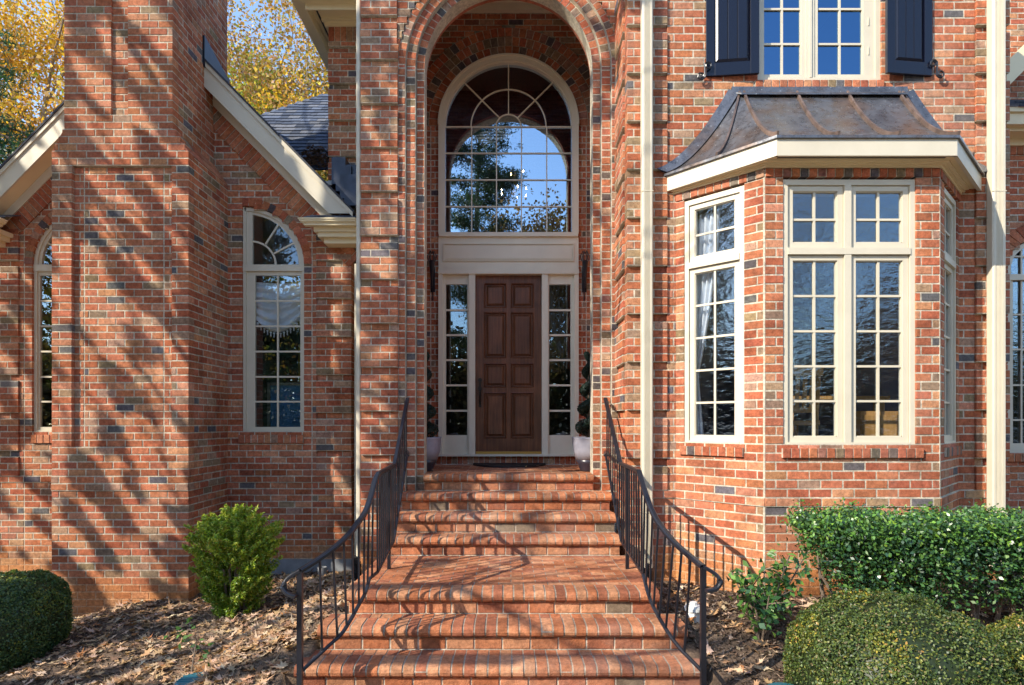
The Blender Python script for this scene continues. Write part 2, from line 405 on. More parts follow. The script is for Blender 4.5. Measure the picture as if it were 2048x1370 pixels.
for a in (45, 90, 135):
    ca, sa = math.cos(math.radians(a)), math.sin(math.radians(a)); q = T
    vs = []
    for o in (-.029, -.012):
        for r, sg in ((.18, -1), (.88, -1), (.88, 1), (.18, 1)): vs.append(plb.pt(r*ca-sg*q*sa, CZ+r*sa+sg*q*ca, o))
    mb.add(vs, [(3, 2, 1, 0), (4, 5, 6, 7), (0, 1, 5, 4), (1, 2, 6, 5), (2, 3, 7, 6), (3, 0, 4, 7)])
mb.build('muntin', M['lightened_cream'], w)
g = MB(); n = 40; vs = [plb.pt(-.88, 2.59, -.028), plb.pt(.88, 2.59, -.028)]+[plb.pt(.88*math.cos(PI*i/n), CZ+.88*math.sin(PI*i/n), -.028) for i in range(n+1)]
g.add(vs, [tuple(range(len(vs)))]); g.build('pane', M['glass'], w)
# front door
door = sub('front_door', house, (0, DB, -.4)); mb = MB(); D0, D1 = -.452, .455
cols = [(967.7, 1013.4), (1021.5, 1068)]; rows = [(565, 615), (623, 716), (725.5, 775), (784, 877)]
cx = [((a-1017)/144.7, (b-1017)/144.7) for a, b in cols]; rz = [((845-b)/144.7, (845-a)/144.7) for a, b in rows]
us = [D0, cx[0][0], cx[0][1], cx[1][0], cx[1][1], D1]; zs = [-.40]+[v for r in reversed(rz) for v in r]+[2.04]
for i in range(5):
    for j in range(len(zs)-1):
        if i in (1, 3) and j % 2 == 1:
            u0, u1, z0, z1 = us[i], us[i+1], zs[j], zs[j+1]
            fr = [(0, 0.0), (.012, .008), (.022, -.028), (.034, -.028), (.062, -.006)]
            rings = [[plb.pt(u0+q, z0+q, o-.03), plb.pt(u1-q, z0+q, o-.03), plb.pt(u1-q, z1-q, o-.03), plb.pt(u0+q, z1-q, o-.03)] for q, o in fr]
            vs = [p for r in rings for p in r]; fs = []
            for a in range(len(rings)-1):
                for b in range(4): fs.append((4*a+b, 4*a+(b+1) % 4, 4*a+4+(b+1) % 4, 4*a+4+b))
            fs.append(tuple(4*(len(rings)-1)+b for b in range(4))); mb.add(vs, fs)
        else: pbox(mb, plb, us[i], us[i+1], zs[j], zs[j+1], -.06, -.03)
mb.build('door_panel', M['door'], door)
mb = MB(); pbox(mb, plb, D0, D1, -.435, -.40, -.05, .02); mb.build('threshold', M['brass'], door)
mb = MB(); hx = (960-1017)/144.7; hy = DB+.03
for z, r in (((845-760)/144.7, .028), ((845-777)/144.7, .03)):
    vs = []; tube(mb, [(hx, hy, z), (hx, hy-.03, z)], r, 14)
tube(mb, [(hx, hy-.02, .44), (hx, hy-.065, .42), (hx, hy-.075, .36), (hx, hy-.06, .29), (hx, hy-.01, .25)], .009, 8)
tube(mb, [(hx, hy, .23), (hx, hy-.02, .23)], .022, 12)
pbox(mb, plb, hx-.016, hx+.016, .22, .60, -.03, -.022)
mb.build('door_handle', M['metal'], door)

# --- left wing
XC = -4.365; plw = front(DW); PKZ = 5.08; SL = 1.02
wr = (-3.417, -2.622)                      # right window, outer frame
def hole_w(z):
    out = []
    for mir in (0, 1):
        a, b = wr
        if z < -.155: continue
        zc = (845-528)/156.; r = b-a
        if z < zc: h = (a, b)
        elif z < zc+.75: h = (a, a+math.sqrt(max(0, 1-((z-zc)/.75)**2))*r)
        else: continue
        if mir: h = (2*XC-h[1], 2*XC-h[0])
        out.append(h)
    return out
def iv_wing(z):
    top = PKZ-.44-z
    if top <= 0: return []
    h = top/SL; a = max(-8.6, XC-h) if z > 2.3 else -8.6; b = min(-2.01, XC+h) if z > 2.3 else -2.01
    return [q for q in cut((a, b), hole_w(z)) if q[1] > q[0]]
mb = MB()
courses(mb, plw, -2.5, 4.7, iv_wing, Proud([(-2.46, -2.01), (-6.72, -6.27)]), splits=(-2.52, 2*XC+2.52), ground=-1.95)
for mir in (0, 1):
    zc = (845-528)/156.; a = wr[0]; r = wr[1]-wr[0]; n = 15
    for i in range(n):        # brick ring over the quarter arch
        t0 = PI/2*i/n; t1 = PI/2*(i+1)/n; vs = []
        for oo in (-.1, .004):
            for t in (t0+.006, t1-.006):
                for q in (0, .1):
                    u = a+(r+q)*math.cos(t); u = 2*XC-u if mir else u
                    vs.append(plw.pt(u, zc+(.75+q)*math.sin(t), oo))
        mb.add(vs, [(0, 1, 3, 2), (4, 6, 7, 5), (0, 4, 5, 1), (2, 3, 7, 6), (0, 2, 6, 4), (1, 5, 7, 3)], bcol('mix'))
    n = 16
    for i in range(n):
        t0 = PI/2*i/n; t1 = PI/2*(i+1)/n; vs = []
        for oo in (-.1, -.004):
            for t in (t0, t1):
                for q in (.002, .108):
                    u = a+(r+q)*math.cos(t); u = 2*XC-u if mir else u
                    vs.append(plw.pt(u, zc+(.75+q)*math.sin(t), oo))
        mb.add(vs, [(0, 1, 3, 2), (4, 6, 7, 5), (0, 4, 5, 1), (2, 3, 7, 6), (0, 2, 6, 4), (1, 5, 7, 3)], MORT)
    ua, ub = a-.04, wr[1]; ua, ub = (2*XC-ub, 2*XC-ua) if mir else (ua, ub)
    rowlocks(mb, plw, ua, ub, -.265, -.155, -.1, .03, .085)
for s in (-1, 1):             # soldier band following the rake
    du = CH/math.sqrt(1+SL*SL); i = 0; u = .25
    while u < 2.43:
        vs = []
        for oo in (.0, .02):
            for uu in (u+.004, u+du-.004):
                for dz in (.43, .43+.29):
                    dd = (dz-.43)*.5
                    vs.append(plw.pt(XC+s*(uu-dd*.98), PKZ-dz+.43-.43-uu*SL+dd*.98, oo))
        mb.add(vs, [(0, 1, 3, 2), (4, 6, 7, 5), (0, 4, 5, 1), (2, 3, 7, 6), (0, 2, 6, 4), (1, 5, 7, 3)], bcol()); u += du
    vs = []
    for oo in (.0, .013):
        for uu in (.1, 2.43):
            for dz in (.43, .43+.29):
                dd = (dz-.43)*.5; vs.append(plw.pt(XC+s*(uu-dd*.98), PKZ-dz-uu*SL+dd*.98, oo))
    mb.add(vs, [(0, 1, 3, 2), (4, 6, 7, 5), (0, 4, 5, 1), (2, 3, 7, 6), (0, 2, 6, 4), (1, 5, 7, 3)], MORT)
courses(mb, Pl((-2.01, DW+.1), (-2.01, DU+.05)), -2.3, 2.45, lambda z: [(0, DU+.05-DW-.1)], ground=-1.9)
mb.build('wall', M['brick'], house)
mb = MB(); pbox(mb, plw, -3.3, -1.7, -2.3, -1.75, -.05, .02); mb.build('foundation', M['conc'], house)

def quad_sheet(pts, th, mbx, col=(1, 1, 1)):
    p = [Vector(q) for q in pts]; n = (p[1]-p[0]).cross(p[2]-p[0]).normalized()*th
    mbx.hexa([*p, *[q+n for q in p]], col)
def strip(mbx, a, b, dz0, dz1, y0, y1, col=(1, 1, 1)):     # a raking board between two (x,z) points
    (xa, za), (xb, zb) = a, b
    mbx.hexa([(xa, y1, za-dz1), (xb, y1, zb-dz1), (xb, y1, zb-dz0), (xa, y1, za-dz0), (xa, y0, za-dz1), (xb, y0, zb-dz1), (xb, y0, zb-dz0), (xa, y0, za-dz0)], col)
DFa = 7.316
fa = MB(); so = MB()
for s in (-1, 1):
    e = (XC+s*2.437, PKZ-2.437*SL); pk = (XC, PKZ); e2 = (XC+s*2.13, PKZ-2.13*SL)
    # fascia board with a level cut at its foot
    mbv = [(pk[0], pk[1]), (e[0], e[1]), (XC+s*(2.437-.30), e[1]), (XC, PKZ-.31)]
    vs = [(x, DFa, z) for x, z in mbv]+[(x, DFa+.025, z) for x, z in mbv]
    fa.add(vs, [(0, 1, 2, 3), (7, 6, 5, 4), (0, 4, 5, 1), (1, 5, 6, 2), (2, 6, 7, 3), (3, 7, 4, 0)])
    strip(fa, pk, e, -.012, .05, DFa-.018, DFa-.001)
    strip(so, pk, e2, .27, .29, DFa+.026, DW)
    strip(fa, pk, e2, .291, .43, DW-.035, DW)
fa.build('fascia', M['cream'], house); so.build('soffit', M['soffit'], house)
def shingles(mbx, a, b, up, rows, hgt=.14, wid=.16, iv=None):    # a,b: eave line; up: slope unit vector
    a = Vector(a); b = Vector(b); L = (b-a).length; d = (b-a)/L; up = Vector(up).normalized(); n = d.cross(up).normalized()
    if n.z < 0: n = -n
    for r in range(rows):
        u = -random.uniform(0, wid)
        lo, hi = (0, L) if iv is None else iv(r*hgt)
        while u < hi:
            w = random.uniform(.10, .2); u0 = max(u, lo); u1 = min(u+w, hi); u += w
            if u1-u0 < .02: continue
            v = random.uniform(.7, 1.3); cc = random.choice([(.065, .085, .13), (.09, .11, .155), (.05, .065, .10), (.12, .13, .155)]); cc = tuple(x*v for x in cc)
            h0 = r*hgt+random.choice([0, -.012, 0]); t = .012
            p0 = a+d*(u0+.002)+up*h0; p1 = a+d*(u1-.002)+up*h0; p2 = a+d*(u1-.002)+up*(h0+hgt*1.4); p3 = a+d*(u0+.002)+up*(h0+hgt*1.4)
            mbx.hexa([p0, p1, p2, p3, p0+n*(t+.008), p1+n*(t+.008), p2+n*.001, p3+n*.001], cc)
# wing roof slabs
mb = MB()
for s in (-1, 1):
    e = (XC+s*2.45, PKZ-2.45*SL); pk = (XC, PKZ)
    mb.hexa([(pk[0], DFa-.03, pk[1]+.015), (e[0], DFa-.03, e[1]+.015), (e[0], 11, e[1]+.015), (pk[0], 11, pk[1]+.015),
             (pk[0], DFa-.03, pk[1]+.045), (e[0], DFa-.03, e[1]+.045), (e[0], 11, e[1]+.045), (pk[0], 11, pk[1]+.045)], (.05, .055, .07))
mb.build('roof', M['shingle'], house)
mb = MB()  # hipped roof behind
zb = 3.55; yb = 8.3
shingles(mb, (-6.3, yb, zb), (2, yb, zb), (0, 1, 1), 24, .14, iv=lambda h: (h*.72+.55, 8.3))
mb.add([(-5.7, yb, zb), (2, yb, zb), (2, yb+3, zb+3), (-2.7, yb+3, zb+3)], [(0, 1, 2, 3)], (.05, .055, .07))
mb.build('hip_roof', M['shingle'], house)
# eave returns of the wing gable, each with its gutter
for s in (1, -1):
    ro = MB(); rs = MB()
    def X(x): return x if s > 0 else 2*XC-x
    def bb(m, x0, x1, y0, y1, z0, z1): m.box(min(X(x0), X(x1)), max(X(x0), X(x1)), y0, y1, z0, z1)
    x1 = -1.86 if s > 0 else -1.2
    bb(ro, -2.36, x1, 7.30, DW, 2.30, 2.36); bb(ro, -2.40, x1, 7.27, DW, 2.355, 2.41)
    bb(ro, -2.50, x1, 7.20, 7.27, 2.41, 2.44); bb(ro, -2.53, x1, 7.185, 7.27, 2.438, 2.455); bb(ro, -2.545, x1, 7.17, 7.27, 2.452, 2.475); bb(ro, -2.56, x1, 7.16, 7.27, 2.474, 2.49)
    bb(ro, -2.30, x1, 7.36, DW, 2.235, 2.302)
    sx = sorted((X(-2.5), X(x1)))
    shingles(rs, (sx[0], 7.19, 2.492), (sx[1], 7.19, 2.492), (0, 1, .42), 3, .13)
    ro.build('gutter', M['soffit'], house); rs.build('eave_shingles', M['shingle'], house)

# windows of the wing
def spoke(mb, pl, cu, cz, r0, r1, a, t, o0, o1, m=1):
    ca, sa = math.cos(a), math.sin(a); vs = []
    for o in (o0, o1):
        for r, sg in ((r0, -1), (r1, -1), (r1, 1), (r0, 1)): vs.append(pl.pt(cu+m*(r*ca-sg*t*sa), cz+r*sa+sg*t*ca, o))
    mb.add(vs, [(3, 2, 1, 0), (4, 5, 6, 7), (0, 1, 5, 4), (1, 2, 6, 5), (2, 3, 7, 6), (3, 0, 4, 7)])
def wing_window(mir):
    w = sub('window', house, (XC, DW, 1)); f = MB(); g = MB()
    m = -1 if mir else 1
    U = lambda x: (x-1017)/156. if not mir else 2*XC-(x-1017)/156.
    Z = lambda y: (845-y)/156.
    def B(mbx, x0, x1, y0, y1, o0, o1): a, b = sorted((U(x0), U(x1))); pbox(mbx, plw, a, b, Z(y1), Z(y0), o0, o1)
    O = -.03
    B(f, 484, 490, 412, 868, -.09, O); B(f, 602, 608, 530, 868, -.09, O); B(f, 490, 602, 860, 868, -.09, O+.002)
    B(f, 490, 507, 541, 860, -.085, O-.02); B(f, 598, 602, 541, 860, -.085, O-.02); B(f, 507, 598, 854, 860, -.085, O-.02); B(f, 507, 598, 541, 549, -.085, O-.02)
    B(f, 484, 608, 528, 541, -.09, O+.008); B(f, 488, 502, 417, 528, -.085, O-.015)
    cu, cz = U(487), Z(528); r = abs(U(608)-U(487))
    for i in range(18):
        for r0, r1, o in ((r-.045, r, O), (r-.085, r-.04, O-.02)):
            t0, t1 = PI/2*i/18, PI/2*(i+1)/18; vs = []
            for oo in (-.09, o):
                for t in (t0, t1):
                    for q in (r0, r1): vs.append(plw.pt(cu+m*q*math.cos(t), cz+q*.95*math.sin(t), oo))
            f.add(vs, [(0, 1, 3, 2), (4, 6, 7, 5), (0, 4, 5, 1), (2, 3, 7, 6), (0, 2, 6, 4), (1, 5, 7, 3)])
    c2 = U(500)
    for i in range(12):
        t0, t1 = PI/2*i/12, PI/2*(i+1)/12; vs = []
        for oo in (-.075, -.055):
            for t in (t0, t1):
                for q in (.295, .318): vs.append(plw.pt(c2+m*q*math.cos(t), cz+q*math.sin(t), oo))
        f.add(vs, [(0, 1, 3, 2), (4, 6, 7, 5), (0, 4, 5, 1), (2, 3, 7, 6), (0, 2, 6, 4), (1, 5, 7, 3)])
    for a in (28, 57): spoke(f, plw, c2, cz, .31, .66, math.radians(a), .011, -.075, -.055, m)
    B(f, 550.5, 554, 548, 856, -.075, -.055)
    for y in (600, 651, 702, 753, 803): B(f, 506, 599, y-1.7, y+1.7, -.076, -.054)
    f.build('frame', M['cream'], w)
    B(g, 500, 600, 540, 860, -.07, -.066)
    n = 20; vs = [plw.pt(cu, cz, -.068)]+[plw.pt(cu+m*(r-.06)*math.cos(PI/2*i/n), cz+(r-.06)*.95*math.sin(PI/2*i/n), -.068) for i in range(n+1)]
    g.add(vs, [tuple(range(len(vs)))]); g.build('pane', M['glassd'], w)
wing_window(False); wing_window(True)

# --- upper wall left of the portal and the eave above it
mb = MB(); plu = front(DU)
courses(mb, plu, -2.2, 5.07, lambda z: [(-2.4, -1.5)], Proud([(-2.4, -1.55)]), ground=-1.9)
rowlocks(mb, plu, -2.4, -1.5, 5.07, 5.265, -.1, .018, .0813)
mb.build('wall', M['brick'], house)
mb = MB()
mb.box(-2.57, -1.6, 7.45, 7.47, 5.215, 5.42); mb.box(-2.57, -2.55, 7.47, 12, 5.215, 5.42)
mb.box(-2.72, -1.6, 7.30, 7.45, 5.29, 5.41); mb.box(-2.72, -2.57, 7.45, 12, 5.29, 5.41)
mb.build('gutter', M['soffit'], house)
mb = MB(); mb.box(-2.55, -1.6, 7.47, DU, 5.35, 5.37); mb.box(-2.55, -2.4, DU, 12, 5.35, 5.37)
mb.box(-2.44, -1.6, DU-.04, DU, 5.265, 5.35); mb.box(-2.47, -1.6, DU-.09, DU-.04, 5.31, 5.35); mb.build('soffit', M['soffit'], house)
mb = MB()
mb.box(-2.47, -1.6, 7.598, 7.612, 5.3475, 5.353); mb.box(-2.502, -2.478, 7.598, 8.9, 5.3475, 5.353)
for i in range(22): x = -2.46+i*.045; mb.box(x, x+.02, 7.60, 7.61, 5.345, 5.352)
for i in range(20): y = 7.65+i*.06; mb.box(-2.50, -2.48, y, y+.03, 5.345, 5.352)
mb.build('soffit_vent', M['flash'], house)
mb = MB()  # step flashing
for i in range(5):
    mb.box(-2.16+i*.10, -1.9+i*.10+.1, DU-.18, DU-.02, 3.36-i*.14-.28, 3.36-i*.14)
for i in range(4):
    mb.box(-2.30+.06*i, -2.12+.08*i, DU-.20-.02*i, DU-.04, 3.1-.1*i, 3.45-.12*i)
mb.build('step_flashing', M['flash'], house)

# --- chimney
chim = sub('chimney', house, (XC, DC, -2)); mb = MB(); plc = front(DC)
CR = 1540/2000.; XL, XR = -5.135, -3.595
def iv_ch(z):
    if z < 3.03: return [(XL, XR)]
    t = min(1, (z-3.03)/.27); return [(XL+.14*t, XR-.18*t)]
class PC:
    def at(s, k):
        z = ZB+(k+.5)*CH
        return ([-4.91, -4.80, -3.90, -3.787] if -.27 < z < 2.93 else [])+([-4.466, -4.28] if z > 3.42 else [])
    def __call__(s, u, k):
        z = ZB+(k+.5)*CH
        if k == -5: return .014
        if k in (-4,): return .007
        if -4.91 < u < -3.787 and -.27 < z < 2.93: return -.045
        if -4.466 < u < -4.28 and z > 3.42: return -.028
        return 0
def iv2(z): return iv_ch(z)
courses(mb, plc, -2.5, 6.8, iv_ch, PC(), splits=(), ground=-2.12, depth=.12, phase=.03)
sp = [(Pl((XR, DC+.12), (XR, DU)), -2.5, 3.03), (Pl((XR-.18, DC+.12), (XR-.18, 7.92)), 3.3, 6.8),
      (Pl((XL, DU), (XL, DC+.12)), -2.5, 3.03), (Pl((XL+.14, 7.92), (XL+.14, DC+.12)), 3.3, 6.8)]
for q, (pl, a, b) in enumerate(sp): courses(mb, pl, a, b, lambda z, L=pl.L: [(0, L)], ground=-2.05, depth=.1)
for s in (1, -1):
    x0, x1 = (XR, XR-.18) if s > 0 else (XL, XL+.14)
    y = DC
    rown = 0
    for r in range(2):
        fa0, fa1 = r/2, (r+1)/2; y = DC-.1*r
        while y < DU-.02:
            ya = max(DC, y)+.005; yb_ = min(DU, y+CL)-.005; y += CL
            if yb_-ya < .03: continue
            pa = [(x0+(x1-x0)*(fa0+.02), 3.03+.27*(fa0+.02)), (x0+(x1-x0)*(fa1-.02), 3.03+.27*(fa1-.02))]
            n = Vector((.27*s, 0, .18)).normalized()
            vs = [(pa[0][0]-n.x*.08, ya, pa[0][1]-n.z*.08), (pa[0][0]-n.x*.08, yb_, pa[0][1]-n.z*.08), (pa[1][0]-n.x*.08, yb_, pa[1][1]-n.z*.08), (pa[1][0]-n.x*.08, ya, pa[1][1]-n.z*.08)]
            vs += [(v[0]+n.x*.085, v[1], v[2]+n.z*.085) for v in vs]
            mb.hexa(vs, bcol())
    n = Vector((.27*s, 0, .18)).normalized()*-.01
    mb.add([(x0+n.x, DC+.005, 3.02+n.z), (x0+n.x, DU, 3.02+n.z), (x1+n.x, DU, 3.31+n.z), (x1+n.x, DC+.005, 3.31+n.z)], [(0, 1, 2, 3)], MORT)
mb.build('stack', M['brick'], chim)
mb = MB(); mb.box(XR-.18-.02, XR-.18+.02, 7.29, 7.95, 4.40, 4.62)
mb.hexa([(XR-.2, 7.93, 4.1), (XR-.16, 7.93, 4.1), (XR-.16, 7.93, 4.6), (XR-.2, 7.93, 4.6), (XR-.2, 7.28, 4.42), (XR-.155, 7.28, 4.42), (XR-.155, 7.28, 4.78), (XR-.2, 7.28, 4.78)])
mb.build('flashing', M['flash'], chim)

# --- right block
plr = front(DR); UW = (2.52, 3.79, 3.47)
def iv_r(z):
    full = (1.2, 5.075); h = []
    if z > 3.47: h.append((2.53, 3.785))
    if z < 2.6: h.append((1.74, 4.55))
    return cut(full, h)
mb = MB()
courses(mb, plr, -2.2, 6.8, iv_r, Proud([(1.2, 1.61), (4.735, 5.075)]), splits=(), ground=-1.62, depth=.1, phase=.05)
# courses beside the bay keep the wall running up to its flanks
courses(mb, plr, -2.2, 2.6, lambda z: [(1.61, 1.745), (4.545, 4.735)], ground=-1.62, kindfn=lambda u, z: 'mix' if random.random() < .4 else 'wall') if False else None
courses(mb, Pl((1.2, DP), (1.2, DR+.1)), -2.2, 6.8, lambda z: [(0, DP-DR-.1)], Proud([(0, .46)]), ground=-1.7)
courses(mb, Pl((5.075, DR+.1), (5.075, DF+.3)), -2.2, 6.8, lambda z: [(0, DF+.2-DR)], Proud([(0, 1.2)]), ground=-1.7)
rowlocks(mb, plr, 2.50, 3.81, 3.39, 3.472, -.1, .02, .0813)
mb.build('wall', M['brick'], house)

# --- bay
BL, BFL, BFR, BR = (1.697, DR), (2.337, DY), (3.93, DY), (4.576, DR)
plL, plF, plR = Pl(BL, BFL), Pl(BFL, BFR), Pl(BFR, BR)
def uF(x): return (x-1017)/219.5-2.337
def onpl(pl, x):      # u on an upright plane for an image column
    k = (x-1017)/F; o = pl.o; d = pl.d
    return (k*o.y-o.x)/(d.x-k*d.y)
WL = (onpl(plL, 1368), onpl(plL, 1488)); WF = (uF(1567), uF(1832)); WRr = (plR.L-WL[1], plR.L-WL[0])
mb = MB()
for pl, (a, b) in ((plL, WL), (plF, WF), (plR, WRr)):
    courses(mb, pl, -2.1, 2.235, lambda z, pl=pl, a=a, b=b: cut((0, pl.L), [(a, b)] if -.22 < z < 2.2 else []), ground=-1.55, depth=.09, phase=0)
    rowlocks(mb, pl, .0, pl.L, 2.235, 2.315, -.09, .012, .0813, 'mix')
    aa, bb_ = (a-.02, min(b+.06, pl.L-.02)) if pl is plF else (a-.04, b)
    if pl is plR: aa, bb_ = a-.01, b+.06
    rowlocks(mb, pl, aa, bb_, -.325, -.232, -.05, .028, .0813, 'mix')
for q in (BFL, BFR):
    lathe(mb, q[0], q[1]+.012, [(.0125, -2.1), (.0125, 2.3)], 8, MORT)
mb.build('bay_wall', M['brick'], house)

def casement(f, g, pl, u0, u1, z0, z1, off, nv, hz, mat='glassr', sash=.05, gl=None):
    """sash frame with muntins; pane added to g"""
    pbox(f, pl, u0, u0+sash, z0, z1, off-.05, off); pbox(f, pl, u1-sash, u1, z0, z1, off-.05, off)
    pbox(f, pl, u0+sash, u1-sash, z0, z0+sash, off-.05, off); pbox(f, pl, u0+sash, u1-sash, z1-sash*.9, z1, off-.05, off)
    a, b, c, d = u0+sash, u1-sash, z0+sash, z1-sash*.9
    for q, (x0, x1, y0, y1) in enumerate(((a, a+.008, c, d), (b-.008, b, c, d), (a, b, c, c+.008), (a, b, d-.008, d))): pbox(f, pl, x0, x1, y0, y1, off-.045, off-.012)
    for x in nv: pbox(f, pl, x-.010, x+.010, c, d, off-.032, off-.014)
    for z in hz: pbox(f, pl, a, b, z-.010, z+.010, off-.031, off-.013)
    g.append((a-.005, b+.005, c-.005, d+.005, off-.03))
ZT0, ZT1, ZL0, ZL1 = 1.60, 2.13, -.17, 1.53
HZ = [(845-y)/219.5 for y in (590, 661, 731.7, 802)]
def bay_window(pl, a, b, two, name='window'):
    q = pl.pt((a+b)/2, 1., 0); w = sub(name, house, q); f = MB(); gl = []; sashes = []
    pbox(f, pl, a, a+.045, -.219, 2.219, -.09, -.012); pbox(f, pl, b-.045, b, -.219, 2.219, -.09, -.012)
    pbox(f, pl, a+.045, b-.045, 2.17, 2.219, -.09, -.012); pbox(f, pl, a+.045, b-.045, -.219, -.18, -.09, -.005)
    pbox(f, pl, a+.045, b-.045, 1.535, 1.595, -.09, -.002)
    ranges = [(a+.045, b-.045)]
    if two:
        mid = uF(1697); pbox(f, pl, mid-.03, mid+.03, -.18, 2.17, -.09, -.006); ranges = [(a+.045, mid-.03), (mid+.03, b-.045)]
    f.build('frame', M['cream'], w)
    for u0, u1 in ranges:
        for z0, z1, hz in ((ZT0, ZT1+.035, [1.863]), (ZL0-.01, ZL1, HZ)):
            s = MB(); um = (u0+u1)/2
            casement(s, gl, pl, u0+.004, u1-.004, z0, z1, -.03, [um], hz); s.build('sash', M['cream'], w)
    for x0, x1, z0, z1, o in gl:
        g = MB(); g.add([pl.pt(x0, z0, o), pl.pt(x1, z0, o), pl.pt(x1, z1, o), pl.pt(x0, z1, o)], [(0, 1, 2, 3)]); g.build('pane', M['glassr'], w)
bay_window(plL, *WL, False); bay_window(plF, *WF, True); bay_window(plR, *WRr, False)

# bay eave: fascia, soffit, crown
EL, EFL, EFR, ER = (1.60, DR-.016), (2.352, DY-.2), (3.938, DY-.2), (4.79, DR-.016)
eave = sub('bay_eave', house, (3.1, DY, 2.4)); mb = MB()
for a, b in ((EL, EFL), (EFL, EFR), (EFR, ER)):
    pl = Pl(a, b); e = .0
    vs = [pl.pt(0, 2.342, -.03), pl.pt(pl.L, 2.342, -.03), pl.pt(pl.L, 2.505, -.03), pl.pt(0, 2.505, -.03), pl.pt(0, 2.342, 0), pl.pt(pl.L, 2.342, 0), pl.pt(pl.L, 2.505, 0), pl.pt(0, 2.505, 0)]
    mb.hexa(vs)
mb.build('fascia', M['cream'], eave)
mb = MB()
mb.add([(EL[0], EL[1], 2.365), (EFL[0], EFL[1]+.01, 2.365), (EFR[0], EFR[1]+.01, 2.365), (ER[0], ER[1], 2.365)], [(0, 1, 2, 3)])
for o, za, zb2 in ((.02, 2.315, 2.335), (.045, 2.335, 2.35), (.075, 2.35, 2.364)):
    pts = []
    for (a, b, c) in ((None, plL, None), (plL, plF, None), (plF, plR, None), (plR, None, None)): pass
    A = plL.pt(-.02, 0, o); Bp = None
    def corner(p1, p2, o):
        a = Vector(p1.pt(0, 0, o)[:2]); d = p1.d; b = Vector(p2.pt(0, 0, o)[:2]); e2 = p2.d
        t = ((b.x-a.x)*e2.y-(b.y-a.y)*e2.x)/(d.x*e2.y-d.y*e2.x); return a+d*t
    ring = [Vector(plL.pt(-.03, 0, o)[:2]), corner(plL, plF, o), corner(plF, plR, o), Vector(plR.pt(plR.L+.03, 0, o)[:2])]
    inn = [Vector(BL), Vector(BFL), Vector(BFR), Vector(BR)]
    for i in range(3):
        a, b, c, d = inn[i], inn[i+1], ring[i+1], ring[i]
        mb.hexa([(a.x, a.y, za), (b.x, b.y, za), (b.x, b.y, zb2), (a.x, a.y, zb2), (d.x, d.y, za), (c.x, c.y, za), (c.x, c.y, zb2), (d.x, d.y, zb2)])
mb.build('soffit', M['soffit'], eave)
mb = MB()
mb.box(2.40, 3.9, DY-.118, DY-.097, 2.3625, 2.367)
for i in range(34):
    x = 2.42+i*.043
    if i != 17: mb.box(x, x+.018, DY-.115, DY-.10, 2.361, 2.3645)
mb.build('vent', M['flash'], eave)
# bay roof
broof = sub('bay_roof', house, (3.1, DY, 2.6)); mb = MB(); NT = 16
def prof(t):  # t 0..1 -> inward fraction, height
    return t, 2.512+.80*(t**1.75*.78+t*.22)
XCL, XCR = 2.345, 3.945
def Fp(t, x): g, z = prof(t); return Vector((x+(.02 if x < 3 else .0)*t, DY-.215+(DR-.03-DY+.215)*g, z))
def Wl(t): g, z = prof(t); return Vector((1.575+(2.30-1.575)*g, DR-.02, z))
def Wr(t): g, z = prof(t); return Vector((4.82-(4.82-4.02)*g, DR-.02, z))
def ruled(mbx, A, B, n=8):
    vs = []; fs = []
    for i in range(NT+1):
        t = i/NT; a, b = A(t), B(t)
        for j in range(n+1): vs.append(a.lerp(b, j/n))
    for i in range(NT):
        for j in range(n): k = i*(n+1)+j; fs.append((k, k+1, k+n+2, k+n+1))
    mbx.add(vs, fs)
ruled(mb, lambda t: Fp(t, XCL), lambda t: Fp(t, XCR)); ruled(mb, Wl, lambda t: Fp(t, XCL)); ruled(mb, lambda t: Fp(t, XCR), Wr)
mb.build('copper_panel', M['copper'], broof, smooth=True)
def seam(mbx, Q, w=.010, h=.036):
    pts = [Q(i/NT) for i in range(NT+1)]; vs = []; fs = []
    for i, p in enumerate(pts):
        for dx, dz in ((-w, -.004), (-w, h), (w, h), (w, -.004)): vs.append((p.x+dx, p.y-.3*dz, p.z+dz))
    for i in range(NT):
        for j in range(4): fs.append((4*i+j, 4*i+(j+1) % 4, 4*i+4+(j+1) % 4, 4*i+4+j))
    fs += [(3, 2, 1, 0), (4*NT, 4*NT+1, 4*NT+2, 4*NT+3)]
    mbx.add(vs, fs)
for x in (XCL+.01, XCL+.545, XCL+1.075, XCR-.005):
    mb = MB(); seam(mb, lambda t, x=x: Fp(t, x)); mb.build('seam', M['seam'], broof)
for A in (Wl, Wr):
    mb = MB(); seam(mb, lambda t: A(t).lerp(Fp(t, XCL if A is Wl else XCR), .5)); mb.build('seam', M['seam'], broof)
mb = MB()
pbox(mb, plr, 2.26, 4.04, 3.33, 3.40, 0, .02); mb.hexa([(2.27, DR-.02, 3.335), (4.03, DR-.02, 3.335), (4.03, DR-.02, 3.345), (2.27, DR-.02, 3.345), (2.33, DR-.085, 3.285), (4.0, DR-.085, 3.285), (4.0, DR-.085, 3.30), (2.33, DR-.085, 3.30)])
for A, s in ((Wl, -1), (Wr, 1)):
    vs = []; fs = []
    for i in range(NT+1):
        p = A(i/NT)
        for dx, dz, dy in ((0, 0, 0), (s*.075, .045, 0), (s*.075, .045, -.006), (-s*.02, .0, -.03)): vs.append((p.x+dx, p.y+dy, p.z+dz+.012))
    for i in range(NT):
        for j in range(4): fs.append((4*i+j, 4*i+(j+1) % 4, 4*i+4+(j+1) % 4, 4*i+4+j))
    mb.add(vs, fs)
drip = [Wl(0), Fp(0, XCL), Fp(0, XCR), Wr(0)]
